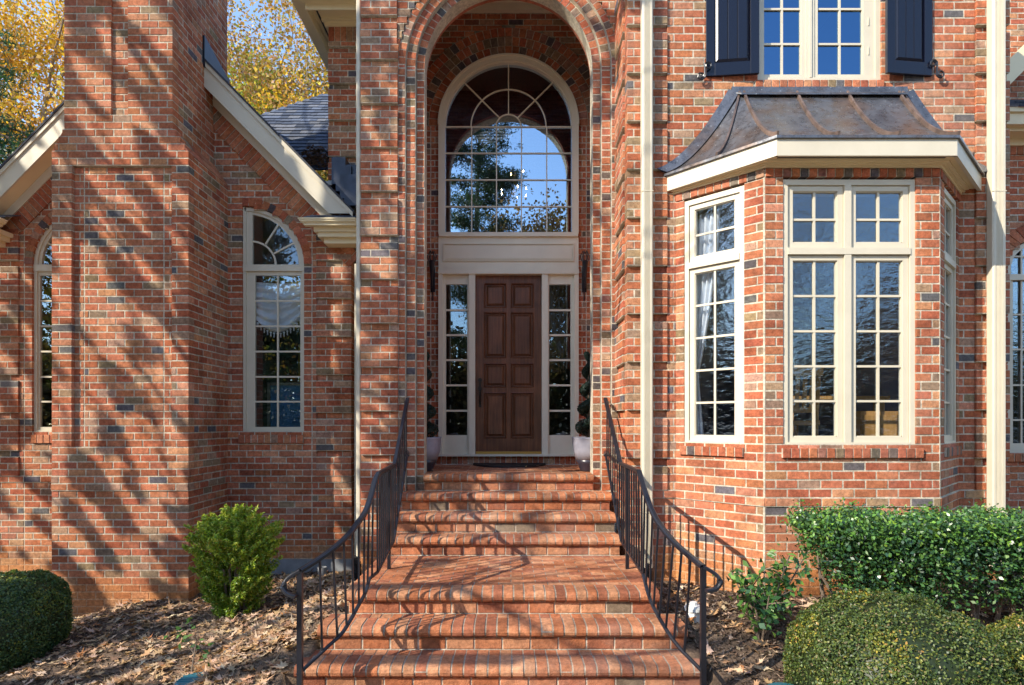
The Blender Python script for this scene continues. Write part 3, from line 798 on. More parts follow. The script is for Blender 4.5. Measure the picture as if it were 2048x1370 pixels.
for a, b in zip(drip, drip[1:]):
    mb.hexa([(a.x, a.y+.015, a.z-.022), (b.x, b.y+.015, b.z-.022), (b.x, b.y+.015, b.z+.002), (a.x, a.y+.015, a.z+.002), (a.x, a.y-.006, a.z-.022), (b.x, b.y-.006, b.z-.022), (b.x, b.y-.006, b.z+.002), (a.x, a.y-.006, a.z+.002)])
mb.build('flashing', M['copper'], broof)

# --- upper window and shutters
uwin = sub('window', house, (3.15, DR, 4.5)); f = MB(); gl = []; O = -.03
u0, u1 = 2.53, 3.785
pbox(f, plr, u0, u0+.035, 3.475, 6.2, -.09, -.015); pbox(f, plr, u1-.05, u1, 3.475, 6.2, -.09, -.015); pbox(f, plr, u0, u1, 3.472, 3.51, -.09, -.012)
pbox(f, plr, 3.03, 3.115, 3.51, 6.2, -.09, -.02); pbox(f, plr, 3.06, 3.085, 3.51, 6.2, -.02, -.008)
f.build('frame', M['cream'], uwin)
for a, b in ((2.565, 3.03), (3.115, 3.735)):
    s = MB(); b2 = b if a < 3 else 3.66
    casement(s, gl, plr, a, b2, 3.51, 6.2, -.03, [(a+b2)/2], [(845-82.5)/197, (845-12)/197, (845+58)/197, (845+130)/197], sash=.04); s.build('sash', M['cream'], uwin)
s = MB(); pbox(s, plr, 3.66, 3.735, 3.51, 6.2, -.09, -.03)
for z in (3.75, 4.05): pbox(s, plr, 3.667, 3.673, z, z+.08, -.03, -.022)
s.build('jamb', M['cream'], uwin)
for x0, x1, z0, z1, o in gl:
    g = MB(); g.add([plr.pt(x0, z0, o), plr.pt(x1, z0, o), plr.pt(x1, z1, o), plr.pt(x0, z1, o)], [(0, 1, 2, 3)]); g.build('pane', M['glassu'], uwin)
def shutter(xa, da, xb, db):   # left point, right point
    pl = Pl((xa, da), (xb, db)); L = pl.L; sh = sub('shutter', house, (xa, da, 3.5)); mb = MB(); z0, z1 = 3.505, 6.0
    pbox(mb, pl, 0, .085, z0, z1, -.035, 0); pbox(mb, pl, L-.085, L, z0, z1, -.035, 0)
    pbox(mb, pl, .085, L-.085, z0, z0+.13, -.035, -.0005); pbox(mb, pl, .085, L-.085, 4.34, 4.42, -.035, -.0005)
    for a, b in ((z0+.13, 4.34), (4.42, 5.9)):
        n = 3; W = (L-.17)/n
        fr = [(0, -.022), (.03, -.002)]
        rings = [[pl.pt(.085+q, a+q, o), pl.pt(L-.085-q, a+q, o), pl.pt(L-.085-q, b-q, o), pl.pt(.085+q, b-q, o)] for q, o in fr]
        vs = [p for r in rings for p in r]; mb.add(vs, [(0, 1, 5, 4), (1, 2, 6, 5), (2, 3, 7, 6), (3, 0, 4, 7)])
        pbox(mb, pl, .085, L-.085, a, b, -.03, -.022)
        W = (L-.17-.06)/3
        for i in range(3): pbox(mb, pl, .115+i*W+.0025, .115+(i+1)*W-.0025, a+.03, b-.03, -.02, -.002)
    mb.build('leaf_panel', M['shutter'], sh, bevel=.003)
    return sh
def hook(sh, x, z, m):
    mb = MB(); y = DR-.05; pts = []
    for i in range(26):
        t = i/25.; 
        if t < .42: a = PI*2.6*(1-t/.42); r = .018+.022*(t/.42); pts.append((x+m*(r*math.cos(a)*-1-.02), y, z+.075+r*math.sin(a)))
        elif t > .58: q = (t-.58)/.42; a = PI*2.6*q; r = .042-.022*q; pts.append((x+m*(r*math.cos(a)+.02-.11), y, z-.03-r*math.sin(a)))
    tube(mb, pts, .009, 6); mb.build('shutter_hook', M['iron'], sh)
sl = shutter(2.0, DR-.02, 2.515, DR-.075); hook(sl, 2.03, 3.52, 1)
sr = shutter(3.795, DR-.085, 4.285, DR-.03); hook(sr, 4.26, 3.54, -1)

# --- downspouts
def downspout(x0, x1, y0, y1, z0, z1, ribs=True, name='downspout', elbow=None):
    mb = MB(); prof_ = []
    n = 5; W = x1-x0
    prof_ += [(x0, y1), (x0, y0+.012), (x0+.012, y0)]
    if ribs:
        for i in range(n):
            a = x0+.25*W+i*.5*W/n; b = a+.5*W/n*.5
            prof_ += [(a, y0), (a+.002, y0+.006), (b, y0+.006), (b+.002, y0)]
    prof_ += [(x1-.012, y0), (x1, y0+.012), (x1, y1)]
    m = len(prof_); vs = [(x, y, z) for z in (z0, z1) for x, y in prof_]
    fs = [(i, (i+1) % m, m+(i+1) % m, m+i) for i in range(m)]+[tuple(range(m-1, -1, -1)), tuple(range(m, 2*m))]
    mb.add(vs, fs)
    for z in (2.31, -.9, 5.2):
        if z0 < z < z1: mb.box(x0-.002, x1+.002, y0-.002, y1, z-.004, z+.004)
    o = mb.build(name, M['cream'], house); return o
downspout(1.333, 1.443, DR-.11, DR-.03, -1.45, 6.8)
downspout(4.83, 4.965, DR-.11, DR-.03, -1.45, 6.8)
downspout(-1.70, -1.648, DP+.02, DP+.10, -1.55, 6.8, False)
downspout(-1.845, -1.79, DP+.5, DP+.6, -1.7, 1.9, False)
def corrugated(x, y, z0, z1, r=.05):
    mb = MB(); pr = []; z = z0
    while z < z1: pr += [(r, z), (r, z+.008), (r*.84, z+.012), (r*.84, z+.018)]; z += .02
    lathe(mb, x, y, pr, 16); mb.build('drain_sleeve', M['plastic'], house)
corrugated(1.39, DR-.07, -1.72, -1.40); corrugated(-1.70, DP+.06, -1.85, -1.50, .055)

# --- far right wing
plf = front(DF); mb = MB()
def iv_f(z):
    h = []
    if -.37 < z < 1.9: h = [(5.98, 6.75)]
    elif 1.9 <= z < 2.27: d = .77*math.sqrt(max(0, 1-((z-1.9)/.37)**2)); h = [(6.75-d, 6.75)]
    return cut((5.1, 9), h)
courses(mb, plf, -2.2, 3.2, iv_f, Proud([]), ground=-1.6)
rowlocks(mb, plf, 5.1, 9, 3.2, 3.3, -.1, .015)
for i in range(12):
    t0 = PI/2+PI/2*i/12; t1 = PI/2+PI/2*(i+1)/12; vs = []
    for oo in (-.1, .005):
        for t in (t0+.01, t1-.01):
            for q in (0, .19): vs.append(plf.pt(6.75+(.79+q)*math.cos(t), 1.9+(.39+q)*math.sin(t), oo))
    mb.add(vs, [(0, 1, 3, 2), (4, 6, 7, 5), (0, 4, 5, 1), (2, 3, 7, 6), (0, 2, 6, 4), (1, 5, 7, 3)], bcol())
rowlocks(mb, plf, 5.95, 6.8, -.47, -.37, -.05, .03)
courses(mb, Pl((5.1, 8.5), (9, 8.5)), 4.0, 6.8, lambda z: [(0, 3.9)])
mb.build('wall', M['brick'], house)
w = sub('window', house, (6.3, DF, 1)); f = MB()
pbox(f, plf, 5.98, 6.03, -.37, 1.9, -.09, -.02); pbox(f, plf, 5.98, 6.75, -.37, -.31, -.09, -.018); pbox(f, plf, 6.03, 6.75, -.31, -.25, -.08, -.04); pbox(f, plf, 5.98, 6.75, 1.71, 1.78, -.09, -.015)
pbox(f, plf, 6.03, 6.07, -.25, 1.71, -.08, -.04)
for i in range(14):
    t0 = PI/2+PI/2*i/14; t1 = PI/2+PI/2*(i+1)/14; vs = []
    for oo in (-.09, -.02):
        for t in (t0, t1):
            for q in (.92, 1.): vs.append(plf.pt(6.75+.77*q*math.cos(t), 1.9+.37*(q-.06 if q < 1 else 1)*math.sin(t), oo))
    f.add(vs, [(0, 1, 3, 2), (4, 6, 7, 5), (0, 4, 5, 1), (2, 3, 7, 6), (0, 2, 6, 4), (1, 5, 7, 3)])
pbox(f, plf, 6.17, 6.19, -.25, 1.71, -.06, -.045); pbox(f, plf, 6.17, 6.19, 1.78, 2.1, -.06, -.045)
for z in (1.3, .88, .45, .03, 2.0): pbox(f, plf, 6.03, 6.75, z-.01, z+.01, -.061, -.044)
f.build('frame', M['cream'], w)
g = MB(); pbox(g, plf, 6.0, 6.75, -.3, 2.0, -.07, -.066); pbox(g, plf, 6.2, 6.75, 2.0, 2.15, -.07, -.066); g.build('pane', M['glassr'], w)
mb = MB(); mb.box(5.09, 9, DF-.3, DF-.2, 3.42, 3.58); mb.box(5.09, 9, DF-.22, DF, 3.38, 3.42); mb.box(5.09, 9, DF-.04, DF, 3.3, 3.38); mb.box(5.09, 9, DF-.33, DF-.3, 3.55, 3.6)
mb.hexa([(5.8, 8.35, 3.9), (6.0, 8.35, 3.7), (9, 8.35, 6.7), (9, 8.35, 7.0), (5.8, 8.3, 3.9), (6.0, 8.3, 3.7), (9, 8.3, 6.7), (9, 8.3, 7.0)])
mb.build('eave', M['soffit'], house)
mb = MB(); shingles(mb, (5.09, DF-.34, 3.6), (9, DF-.34, 3.6), (0, 1, .6), 10, .14); mb.build('roof', M['shingle'], house)
mb = MB(); mb.box(5.09, 9, 8.1, 8.4, 4.0, 4.25); mb.build('flashing', M['flash'], house)

# --- rooms behind the glass
def room(name, x0, x1, y0, y1, z0, z1, cw=(.20, .18, .15), cf=(.16, .09, .045), front_cut=True):
    mb = MB(); t = .05
    mb.box(x0, x1, y1, y1+t, z0, z1, cw); mb.box(x0-t, x0, y0, y1, z0, z1, cw); mb.box(x1, x1+t, y0, y1, z0, z1, cw)
    mb.box(x0, x1, y0, y1, z0-t, z0, cf); mb.box(x0, x1, y0, y1, z1, z1+t, (.5, .48, .44))
    return mb.build(name, M['room'], house)
room('foyer', -1.9, 1.9, DB+.13, 13.5, -.45, 6.1, (.15, .12, .09))
room('parlour', -8.4, -2.05, DW+.13, 11.5, -.6, 3.1, (.10, .085, .07))
room('upper_room', 1.5, 4.9, DR+.13, 9.5, 3.2, 6.2, (.12, .14, .18))
room('side_room', 5.3, 9, DF+.13, 10, -.6, 3.1, (.06, .06, .06))
mb = MB(); cw = (.10, .16, .42)
mb.box(1.45, 4.85, 10.2, 10.25, -.46, 2.7, cw); mb.box(1.4, 1.45, DR+.13, 10.2, -.46, 2.7, cw); mb.box(4.85, 4.9, DR+.13, 10.2, -.46, 2.7, cw)
mb.box(1.4, 4.9, DR-.0, 10.2, 2.6, 2.65, (.3, .3, .3)); mb.box(1.72, 4.55, DR+.13, 10.2, -.8, -.46, (.20, .11, .05))
mb.add([(BL[0]+.1, DR+.1, 2.33), (BFL[0]+.03, DY+.12, 2.33), (BFR[0]-.03, DY+.12, 2.33), (BR[0]-.1, DR+.1, 2.33)], [(0, 1, 2, 3)], (.4, .4, .4))
mb.add([(BL[0]+.12, DR+.2, -.461), (BFL[0]+.05, DY+.12, -.461), (BFR[0]-.05, DY+.12, -.461), (BR[0]-.12, DR+.2, -.461)], [(0, 1, 2, 3)], (.2, .11, .05))
mb.build('dining_room', M['room'], house)
exec_later = []

# curtains (own things: they hang inside the windows)
def drape(name, label, pts_fn, nu, nv, col, grp=None, loc=(0, 0, 0)):
    V = []; Fc = []
    for i in range(nv+1):
        for j in range(nu+1): V.append(pts_fn(j/nu, i/nv))
    for i in range(nv):
        for j in range(nu): k = i*(nu+1)+j; Fc.append((k, k+1, k+nu+2, k+nu+1))
    V = np.array(V); o = np_mesh(name, V-np.array(loc), np.array(Fc), M['fabric'], None, np.tile(np.array(col), (len(V), 1)), True); o.location = loc
    tag(o, label, 'curtain', grp); md = o.modifiers.new('s', 'SOLIDIFY'); md.thickness = .004; return o
def bayc(u, v):   # gathered white drape tied back low
    z = 2.1-2.7*v; tie = .60
    if v < tie: w = .40-.25*(v/tie)**1.6
    else: w = .15+.10*((v-tie)/(1-tie))
    w *= .9
    q = .03+u*w; p = plL.pt(q, z, -.16-.028*math.sin(u*38)*(.4+w*1.6)); return p
drape('curtain', 'white gathered curtain tied back inside the left pane of the bay', bayc, 70, 30, (.80, .83, .88), loc=(2.0, 5.9, 1.0))
def swag(u, v):
    x = -3.30+.62*u; sag = .42*math.sin(PI*min(1, u*1.0))**1.0
    top = 1.83-.02*u; low = 1.5-.32*math.sin(PI*(.15+.75*u))-.0
    z = top+(low-top)*v; return (x, DW+.13+.02*math.sin(v*30+u*3), z)
drape('swag_curtain', 'white swag valance draped across the tall left window', swag, 30, 30, (.85, .86, .92), loc=(-3.0, 7.8, 1.6))
def side(u, v): return (-2.73+.10*u+.03*math.sin(v*3), DW+.16+.018*math.sin(u*26), 1.85-2.0*v)
drape('side_curtain', 'narrow pale side curtain hanging at right of the tall left window', side, 20, 12, (.7, .72, .8), loc=(-2.7, 7.8, .9))
fr = MB()
for i in range(16):
    u = i/15; x, y, z = swag(u, 1); fr.box(x-.006, x+.006, y-.01, y+.002, z-.075, z-.01, (.75, .75, .78)); fr.box(x-.011, x+.011, y-.012, y+.004, z-.03, z-.012, (.8, .8, .82))
o = fr.build('curtain_fringe', M['fabric']); tag(o, 'white tassel fringe along the swag in the tall left window', 'fringe')
pb = thing('framed_board', 'pale blue framed board leaning inside the tall left window', 'picture', (-3.0, 8.3, -.3))
mb = MB(); mb.box(-3.34, -2.72, 8.28, 8.30, -.6, .52, (.10, .25, .48)); mb.build('board', M['room'], pb)
mb = MB(); mb.box(-3.38, -3.34, 8.26, 8.31, -.6, .56, (.3, .25, .2)); mb.box(-3.34, -2.72, 8.26, 8.31, .52, .56, (.3, .25, .2)); mb.build('frame', M['room'], pb)
ys = thing('yellow_door', 'yellow glazed door glimpsed deep inside through the tall left window', 'door', (-3.4, 11.3, -.5))
mb = MB(); mb.box(-4.05, -3.55, 11.35, 11.4, -.6, 1.5, (.75, .62, .08)); mb.build('panel', M['room'], ys)

# dining chair and table, cabinet
ch = thing('dining_chair', 'golden oak dining chair with slatted back behind the bay window', 'chair', (2.62, 6.35, -.46))
cxx, cy = 2.98, 6.32
mb = MB()
for s in (-1, 1): tube(mb, [(cxx+s*.21, cy-.2, -.46), (cxx+s*.21, cy-.2, 0), (cxx+s*.22, cy-.24, .56)], .022, 8)
mb.build('back_post', M['oak'], ch)
mb = MB(); mb.box(cxx-.25, cxx+.25, cy-.27, cy-.23, .48, .58); mb.build('back_rail', M['oak'], ch); mb = MB(); mb.box(cxx-.21, cxx+.21, cy-.23, cy-.20, .10, .16); mb.build('back_rail', M['oak'], ch)
for i in range(5):
    mb = MB(); x = cxx-.15+i*.075; mb.hexa([(x-.02, cy-.21, .14), (x+.02, cy-.21, .14), (x+.02, cy-.24, .5), (x-.02, cy-.24, .5), (x-.02, cy-.225, .14), (x+.02, cy-.225, .14), (x+.02, cy-.255, .5), (x-.02, cy-.255, .5)]); mb.build('slat', M['oak'], ch)
mb = MB(); mb.box(cxx-.24, cxx+.24, cy-.22, cy+.24, -.03, .02); mb.build('seat', M['oak'], ch)
for s in (-1, 1):
    mb = MB(); tube(mb, [(cxx+s*.2, cy+.2, -.46), (cxx+s*.2, cy+.2, -.03)], .02, 8); mb.build('leg', M['oak'], ch)
tb = thing('dining_table', 'pale oak dining table seen through the lower bay panes', 'table', (3.3, 7, -.46))
mb = MB(); mb.box(3.12, 4.3, 6.65, 7.5, .26, .30); mb.build('tabletop', M['oak'], tb)
for x in (3.19, 4.22):
    for y in (6.72, 7.4): mb = MB(); mb.box(x-.04, x+.04, y-.04, y+.04, -.46, .26); mb.build('leg', M['oak'], tb)
cb = thing('wooden_cabinet', 'low golden wood cabinet behind the right bay panes', 'cabinet', (3.85, 6.6, -.46))
mb = MB(); mb.box(3.70, 4.15, 6.2, 6.5, -.46, .12); mb.build('body', M['oak'], cb)
mb = MB(); mb.box(3.72, 4.13, 6.185, 6.2, -.42, .08); mb.build('door', M['oak'], cb, bevel=.004)

# chandelier in the foyer
cd = thing('chandelier', 'brass chandelier with lit candle bulbs glimpsed through the arched window', 'chandelier', (.12, 10.8, 5.9))
sx, sy = .12, 10.8; mb = MB(); tube(mb, [(sx, sy, 6.1), (sx, sy, 4.05)], .012, 6)
lathe(mb, sx, sy, [(.01, 4.0), (.06, 4.06), (.03, 4.14), (.05, 4.3), (.02, 4.45)], 12)
for k in range(9):
    a = 2*PI*k/9; R, zz = (.26, 4.22) if k % 3 else (.15, 4.6)
    tube(mb, [(sx, sy, zz-.05), (sx+R*.5*math.cos(a), sy+R*.5*math.sin(a), zz-.12), (sx+R*math.cos(a), sy+R*math.sin(a), zz-.04)], .006, 5)
mb.build('frame', M['brass'], cd)
for k in range(9):
    a = 2*PI*k/9; R, zz = (.26, 4.22) if k % 3 else (.15, 4.6); mb = MB(); lathe(mb, sx+R*math.cos(a), sy+R*math.sin(a), [(.003, zz-.02), (.009, zz), (.003, zz+.022)], 8); mb.build('bulb', M['bulb'], cd)

# ================================================================== STEPS
steps = thing('brick_steps', 'wide flight of red brick steps with rounded nosings and a mid landing', 'steps', (0, 4.6, -2))
def bull(mb, x0, x1, yf, z, col, depth=.165, shrink=0.):
    pr = [(-depth, 0), (-.002, 0), (.020, -.006), (.034, -.022), (.040, -.043), (.035, -.064), (.02, -.08), (0, -.086), (-depth, -.086)]
    pr = [(a-shrink*(1 if a > -.1 else 0), b-(shrink if b > -.04 else -shrink)) for a, b in pr]; n = len(pr)
    jz = random.uniform(-.002, .002) if not shrink else 0; jy = random.uniform(-.003, .003) if not shrink else 0
    vs = [(x, yf-a+jy, z+b+jz) for x in (x0, x1) for a, b in pr]
    mb.add(vs, [(i, (i+1) % n, n+(i+1) % n, n+i) for i in range(n)]+[tuple(range(n-1, -1, -1)), tuple(range(n, 2*n))], col)
def scol():
    v = random.uniform(.78, 1.15)
    c = random.choice([(.46, .185, .088), (.41, .145, .062), (.50, .235, .12), (.34, .12, .062)])
    return tuple(q*v for q in c)
def nosing(mb, x0, x1, yf, z):
    n = int(round((x1-x0)/.0825)); p = (x1-x0)/n
    for i in range(n): bull(mb, x0+i*p+.0065, x0+(i+1)*p-.0065, yf, z, scol())
    bull(mb, x0+.006, x1-.006, yf, z, (.36, .31, .24), shrink=.0035)
ST = [(-.578, 6.60, -.95, .955), (-.761, 6.33, -1.15, 1.09), (-.944, 6.06, -1.155, 1.095), (-1.127, 5.81, -1.16, 1.10),
      (-1.31, 4.60, -1.25, 1.165), (-1.493, 4.345, -1.39, 1.30), (-1.676, 4.085, -1.465, 1.345), (-1.859, 3.83, -1.6, 1.45)]
for i, (z, yf, xl, xr) in enumerate(ST):
    pl = front(yf+.005); mb = MB(); yb2 = DB if i == 0 else ST[i-1][1]
    # riser
    zz0 = ST[i+1][0] if i < len(ST)-1 else -2.4; zz1 = z-.086
    n = int(round((xr-xl)/CL)); p = (xr-xl)/n
    zq = zz1
    while zq > zz0+.03:
        za = max(zz0, zq-.098)
        off = .5 if i % 2 else 0; q = xl-off*p
        while q < xr-.01:
            a = max(xl, q)+.006; b = min(xr, q+p)-.006
            if b-a > .03: brick(mb, pl, a, b, za+.006, zq-.006, 0, .1, stain(scol(), 9, 0) if random.random() > .05 else (.2, .15, .1))
            q += p
        zq = za; 
    pbox(mb, pl, xl+.003, xr-.003, -2.4, zz1, -(yb2-yf)+.01 if i else -.3, -.006, MORT)
    nosing(mb, xl-.015 if i else -.955, xr+.015 if i else .955, yf, z)
    # tread behind the nosing
    ya = yf+.165; mb2 = mb
    if i == 0:
        X0, X1 = -1.3, 1.3; mb.box(X0, X1, ya+.002, DB, z-.2, z-.004, MORT)
    else:
        mb.box(xl, xr, ya+.002, yb2+.02, z-.09, z-.004, (.36, .31, .24))
        X0, X1 = xl, xr
    def paver(x0, x1, y0, y1): 
        e = .0045; j = random.uniform(-.0015, .0015); mb.box(x0+e, x1-e, y0+e, y1-e, z-.06, z-.001+j, scol())
    if i == 0 or i == 4:
        rows_ = int(round((yb2-ya)/.0835)); ph = (yb2-ya)/rows_
        bx0, bx1 = (X0+.17, X1-.17) if i == 4 else (X0, X1)
        for r in range(rows_):
            q = bx0-(.1 if r % 2 else 0)
            while q < bx1-.01:
                a, b = max(q, bx0), min(q+.2, bx1)
                if b-a > .02: paver(a, b, ya+r*ph, ya+(r+1)*ph)
                q += .2
        if i == 4:
            nn = int(round((yb2-ya)/.0835)); pp = (yb2-ya)/nn
            for s in (-1, 1):
                for r in range(nn):
                    y0 = ya+r*pp+.005; y1 = ya+(r+1)*pp-.005; c = scol()
                    pr = [(-.165, 0), (0, 0), (.02, -.006), (.034, -.022), (.04, -.043), (.035, -.064), (.02, -.08), (0, -.086), (-.165, -.086)]; k = len(pr)
                    X_ = xl if s < 0 else xr
                    vs = [(X_+s*a, y, z+b) for y in (y0, y1) for a, b in pr]
                    mb.add(vs, [(t, (t+1) % k, k+(t+1) % k, k+t) for t in range(k)]+[tuple(range(k-1, -1, -1)), tuple(range(k, 2*k))], c)
    else:
        n = int(round((X1-X0)/.0825)); p = (X1-X0)/n
        for k in range(n): paver(X0+k*p, X0+(k+1)*p, ya, yb2+.01)
    if i >= 1:
        for s in (-1, 1):
            pls_ = Pl((xl, yb2), (xl, yf+.1)) if s < 0 else Pl((xr, yf+.1), (xr, yb2))
            courses(mb, pls_, -2.3, z-.086, lambda zz, L=pls_.L: [(0, L)], ground=-1.75, depth=.05)
    mb.build('step' if i not in (0, 4) else 'landing', M['brick'], steps)

# doormat
mb = MB(); n = 24; vs = []
for zz in (-.577, -.555):
    for k in range(n+1): a = PI*k/n; vs.append((.01+.50*math.cos(a), 8.10-.58*math.sin(a), zz))
m = n+1; mb.add(vs, [tuple(range(m-1, -1, -1)), tuple(range(m, 2*m))]+[(i, (i+1) % m, m+(i+1) % m, m+i) for i in range(m)])
o = mb.build('doormat', M['mat']); tag(o, 'black half-round doormat in front of the wooden front door', 'doormat')

# ================================================================== RAILINGS
def bar(mb, a, b, w):
    a, b = Vector(a), Vector(b); t = (b-a).normalized(); u = t.cross(Vector((0, 1, 0)))
    if u.length < .01: u = Vector((1, 0, 0))
    u.normalize(); v = t.cross(u).normalized(); u *= w; v *= w
    mb.hexa([a-u-v, a+u-v, a+u+v, a-u+v, b-u-v, b+u-v, b+u+v, b-u+v])
def flat(mb, pts, w, h):    # rectangular bar swept along points, upright section
    pts = [Vector(p) for p in pts]; m = len(pts); vs = []; fs = []
    for i, p in enumerate(pts):
        t = (pts[min(i+1, m-1)]-pts[max(i-1, 0)]).normalized(); sd = t.cross(Vector((0, 0, 1)))
        if sd.length < .2: sd = Vector((0, -1, 0))
        sd.normalize(); up = sd.cross(t).normalized()
        for a, b in ((-1, -1), (1, -1), (1, .4), (.6, 1), (-.6, 1), (-1, .4)): vs.append(p+sd*w*a+up*h*b)
    for i in range(m-1):
        for j in range(6): fs.append((6*i+j, 6*i+(j+1) % 6, 6*i+6+(j+1) % 6, 6*i+6+j))
    fs += [tuple(range(5, -1, -1)), tuple(6*(m-1)+j for j in range(6))]; mb.add(vs, fs)
def spl(pts, n=5):
    out = []; m = len(pts)
    for i in range(m-1):
        p0, p1, p2, p3 = [Vector(pts[max(0, min(m-1, i+k))]) for k in (-1, 0, 1, 2)]
        for j in range(n):
            t = j/n; out.append(.5*((2*p1)+(p2-p0)*t+(2*p0-5*p1+4*p2-p3)*t*t+(3*p1-p0-3*p2+p3)*t**3))
    out.append(Vector(pts[-1])); return out
def pD(x, y, D): s = F/D; return ((x-1017)/s, D, (845-y)/s)
def interp(pts, y, axis=1):
    for a, b in zip(pts, pts[1:]):
        if (a[1]-y)*(b[1]-y) <= 0 and a[1] != b[1]:
            t = (y-a[1])/(b[1]-a[1]); return Vector(a).lerp(Vector(b), t)
    return Vector(pts[-1])
def railing(side, label, top_up, top_low, curl, bot_low):
    r = thing('iron_railing', label, 'railing', (side*1.1, 5, -1.3), 'black iron railings beside the steps')
    up = [Vector(p) for p in top_up]; low = spl(top_low, 5)
    mb = MB(); flat(mb, up, .021, .013); flat(mb, low, .021, .013); flat(mb, spl(curl, 5), .019, .011); mb.build('handrail', M['iron'], r)
    top = up+low
    bu = [Vector((up[0].x, 6.42, -.36)), Vector((up[1].x, 5.62, -1.13)), Vector((low[0].x, 4.62, -1.17))]; bl = spl(bot_low, 5)
    bot = bu+bl
    mb = MB(); flat(mb, bu, .013, .008); flat(mb, [bu[-1]]+bl, .013, .008); mb.build('bottom_rail', M['iron'], r)
    D = 6.36; i = 0
    ds = []
    while D > 4.62: ds.append(D); D -= .108
    D = 4.54
    while D > 3.88: ds.append(D); D -= .088
    for D in ds:
        a = interp(top, D); b = interp(bot, D)
        if abs(D-5.25) < .054: continue
        m1 = MB(); bar(m1, (b.x, D, b.z), (a.x, D, a.z-.008), .0065); m1.build('baluster', M['iron'], r)
    a = interp(top, 5.28); m1 = MB(); bar(m1, (a.x, 5.28, -1.31), (a.x, 5.28, a.z-.01), .0145); m1.build('post', M['iron'], r)
    e = low[-1]; m1 = MB(); bar(m1, (e.x, e.y, -1.86), (e.x, e.y, e.z-.004), .0165); m1.build('post', M['iron'], r)
    m1 = MB(); p = up[0]; bar(m1, (p.x, p.y, p.z-.03), (p.x+side*.05, DP+.02, p.z-.04), .012); m1.build('wall_bracket', M['iron'], r); m1 = MB(); bar(m1, (up[0].x, 6.42, -.36), (up[0].x+side*.03, DP+.02, -.33), .02)
    m1.build('wall_bracket', M['iron'], r)
    return r
cl = [(600, 1141), (585, 1149), (572, 1160), (567.5, 1172), (573, 1184), (583, 1190), (592, 1193)]
railing(-1, 'black iron handrail curling outward on the chimney side of the steps',
        [pD(815, 797, 6.45), pD(789, 929, 5.66), pD(757, 946, 4.66)],
        [pD(757, 946, 4.66), pD(749.5, 962, 4.58), pD(741, 994, 4.48), pD(731, 1022, 4.38), pD(716.8, 1043, 4.27), pD(698, 1067, 4.15), pD(668, 1095, 4.02), pD(632, 1121, 3.90), pD(600, 1141, 3.80)],
        [pD(x, y, 3.80-.008*i) for i, (x, y) in enumerate(cl)],
        [pD(738.5, 1157, 4.5), pD(731, 1184, 4.40), pD(717, 1210, 4.27), pD(686, 1263, 4.06), pD(654, 1294, 3.95), pD(594, 1350, 3.80)])
cr = [(1406, 1133), (1422, 1142), (1435, 1152), (1439.5, 1163), (1433, 1175), (1422, 1180), (1412, 1181)]
railing(1, 'black iron handrail curling outward on the bay window side of the steps',
        [pD(1211, 797, 6.45), pD(1241, 926, 5.66), pD(1278, 942, 4.72)],
        [pD(1278, 942, 4.72), pD(1284, 962, 4.62), pD(1292, 988, 4.5), pD(1303, 1018, 4.38), pD(1319, 1047, 4.26), pD(1347, 1082, 4.10), pD(1378, 1110, 3.94), pD(1406, 1133, 3.80)],
        [pD(x, y, 3.80-.008*i) for i, (x, y) in enumerate(cr)],
        [pD(1287, 1150, 4.52), pD(1296, 1185, 4.40), pD(1308, 1215, 4.27), pD(1335, 1262, 4.08), pD(1362, 1298, 3.95), pD(1405, 1342, 3.80)])
# ================================================================== SCONCES, POTS, SMALL THINGS
def sconce(s, label):
    x, y, z = s*1.045, DB-.10, 2.1
    t = thing('wall_lantern', label, 'lantern', (x, DB, z), 'torch lanterns in the porch'); mb = MB()
    lathe(mb, x, y, [(.004, z-.26), (.012, z-.24), (.028, z-.05), (.042, z+.10), (.036, z+.11), (.03, z+.10), (.012, z-.1)], 10)
    for k in range(6):
        a = 2*PI*k/6; tube(mb, [(x+.04*math.cos(a), y+.04*math.sin(a), z+.1), (x+.062*math.cos(a), y+.062*math.sin(a), z+.17), (x+.03*math.cos(a), y+.03*math.sin(a), z+.24), (x+.01*math.cos(a), y+.01*math.sin(a), z+.21)], .006, 5)
    mb.build('cage', M['iron'], t)
    mb = MB(); tube(mb, [(x, y, z-.1), (x, y+.05, z-.05), (x, DB-.01, z-.12), (x, DB-.01, z-.42)], .009, 6); mb.box(x-.03, x+.03, DB-.012, DB-.001, z-.3, z+.05); mb.build('bracket', M['iron'], t)
sconce(-1, 'black iron torch lantern beside the arched window on the chimney side'); sconce(1, 'black iron torch lantern beside the arched window on the bay side')

def leaves(name, Cn, Nn, L, W, cols, mat, parent=None, extra=None):
    n = len(Cn); Cn = np.asarray(Cn, float); Nn = Nn/np.maximum(1e-6, np.linalg.norm(Nn, axis=1, keepdims=True))
    R = RNG.normal(size=(n, 3)); T = np.cross(Nn, R); T /= np.maximum(1e-6, np.linalg.norm(T, axis=1, keepdims=True)); B = np.cross(Nn, T)
    L = (L*RNG.uniform(.7, 1.25, n))[:, None]; W = (W*RNG.uniform(.7, 1.25, n))[:, None]
    V = np.stack([Cn-T*L/2, Cn+B*W/2+Nn*W*.2, Cn+T*L/2-Nn*L*.15, Cn-B*W/2+Nn*W*.2], 1).reshape(-1, 3)
    Fc = np.arange(4*n).reshape(n, 4); Cc = np.repeat(cols, 4, 0)
    if extra is not None:
        ev, ef, ec = extra; b = len(V); V = np.concatenate([V, ev]); Fc = np.concatenate([Fc, ef+b]); Cc = np.concatenate([Cc, ec])
    return np_mesh(name, V, Fc, mat, parent, Cc)
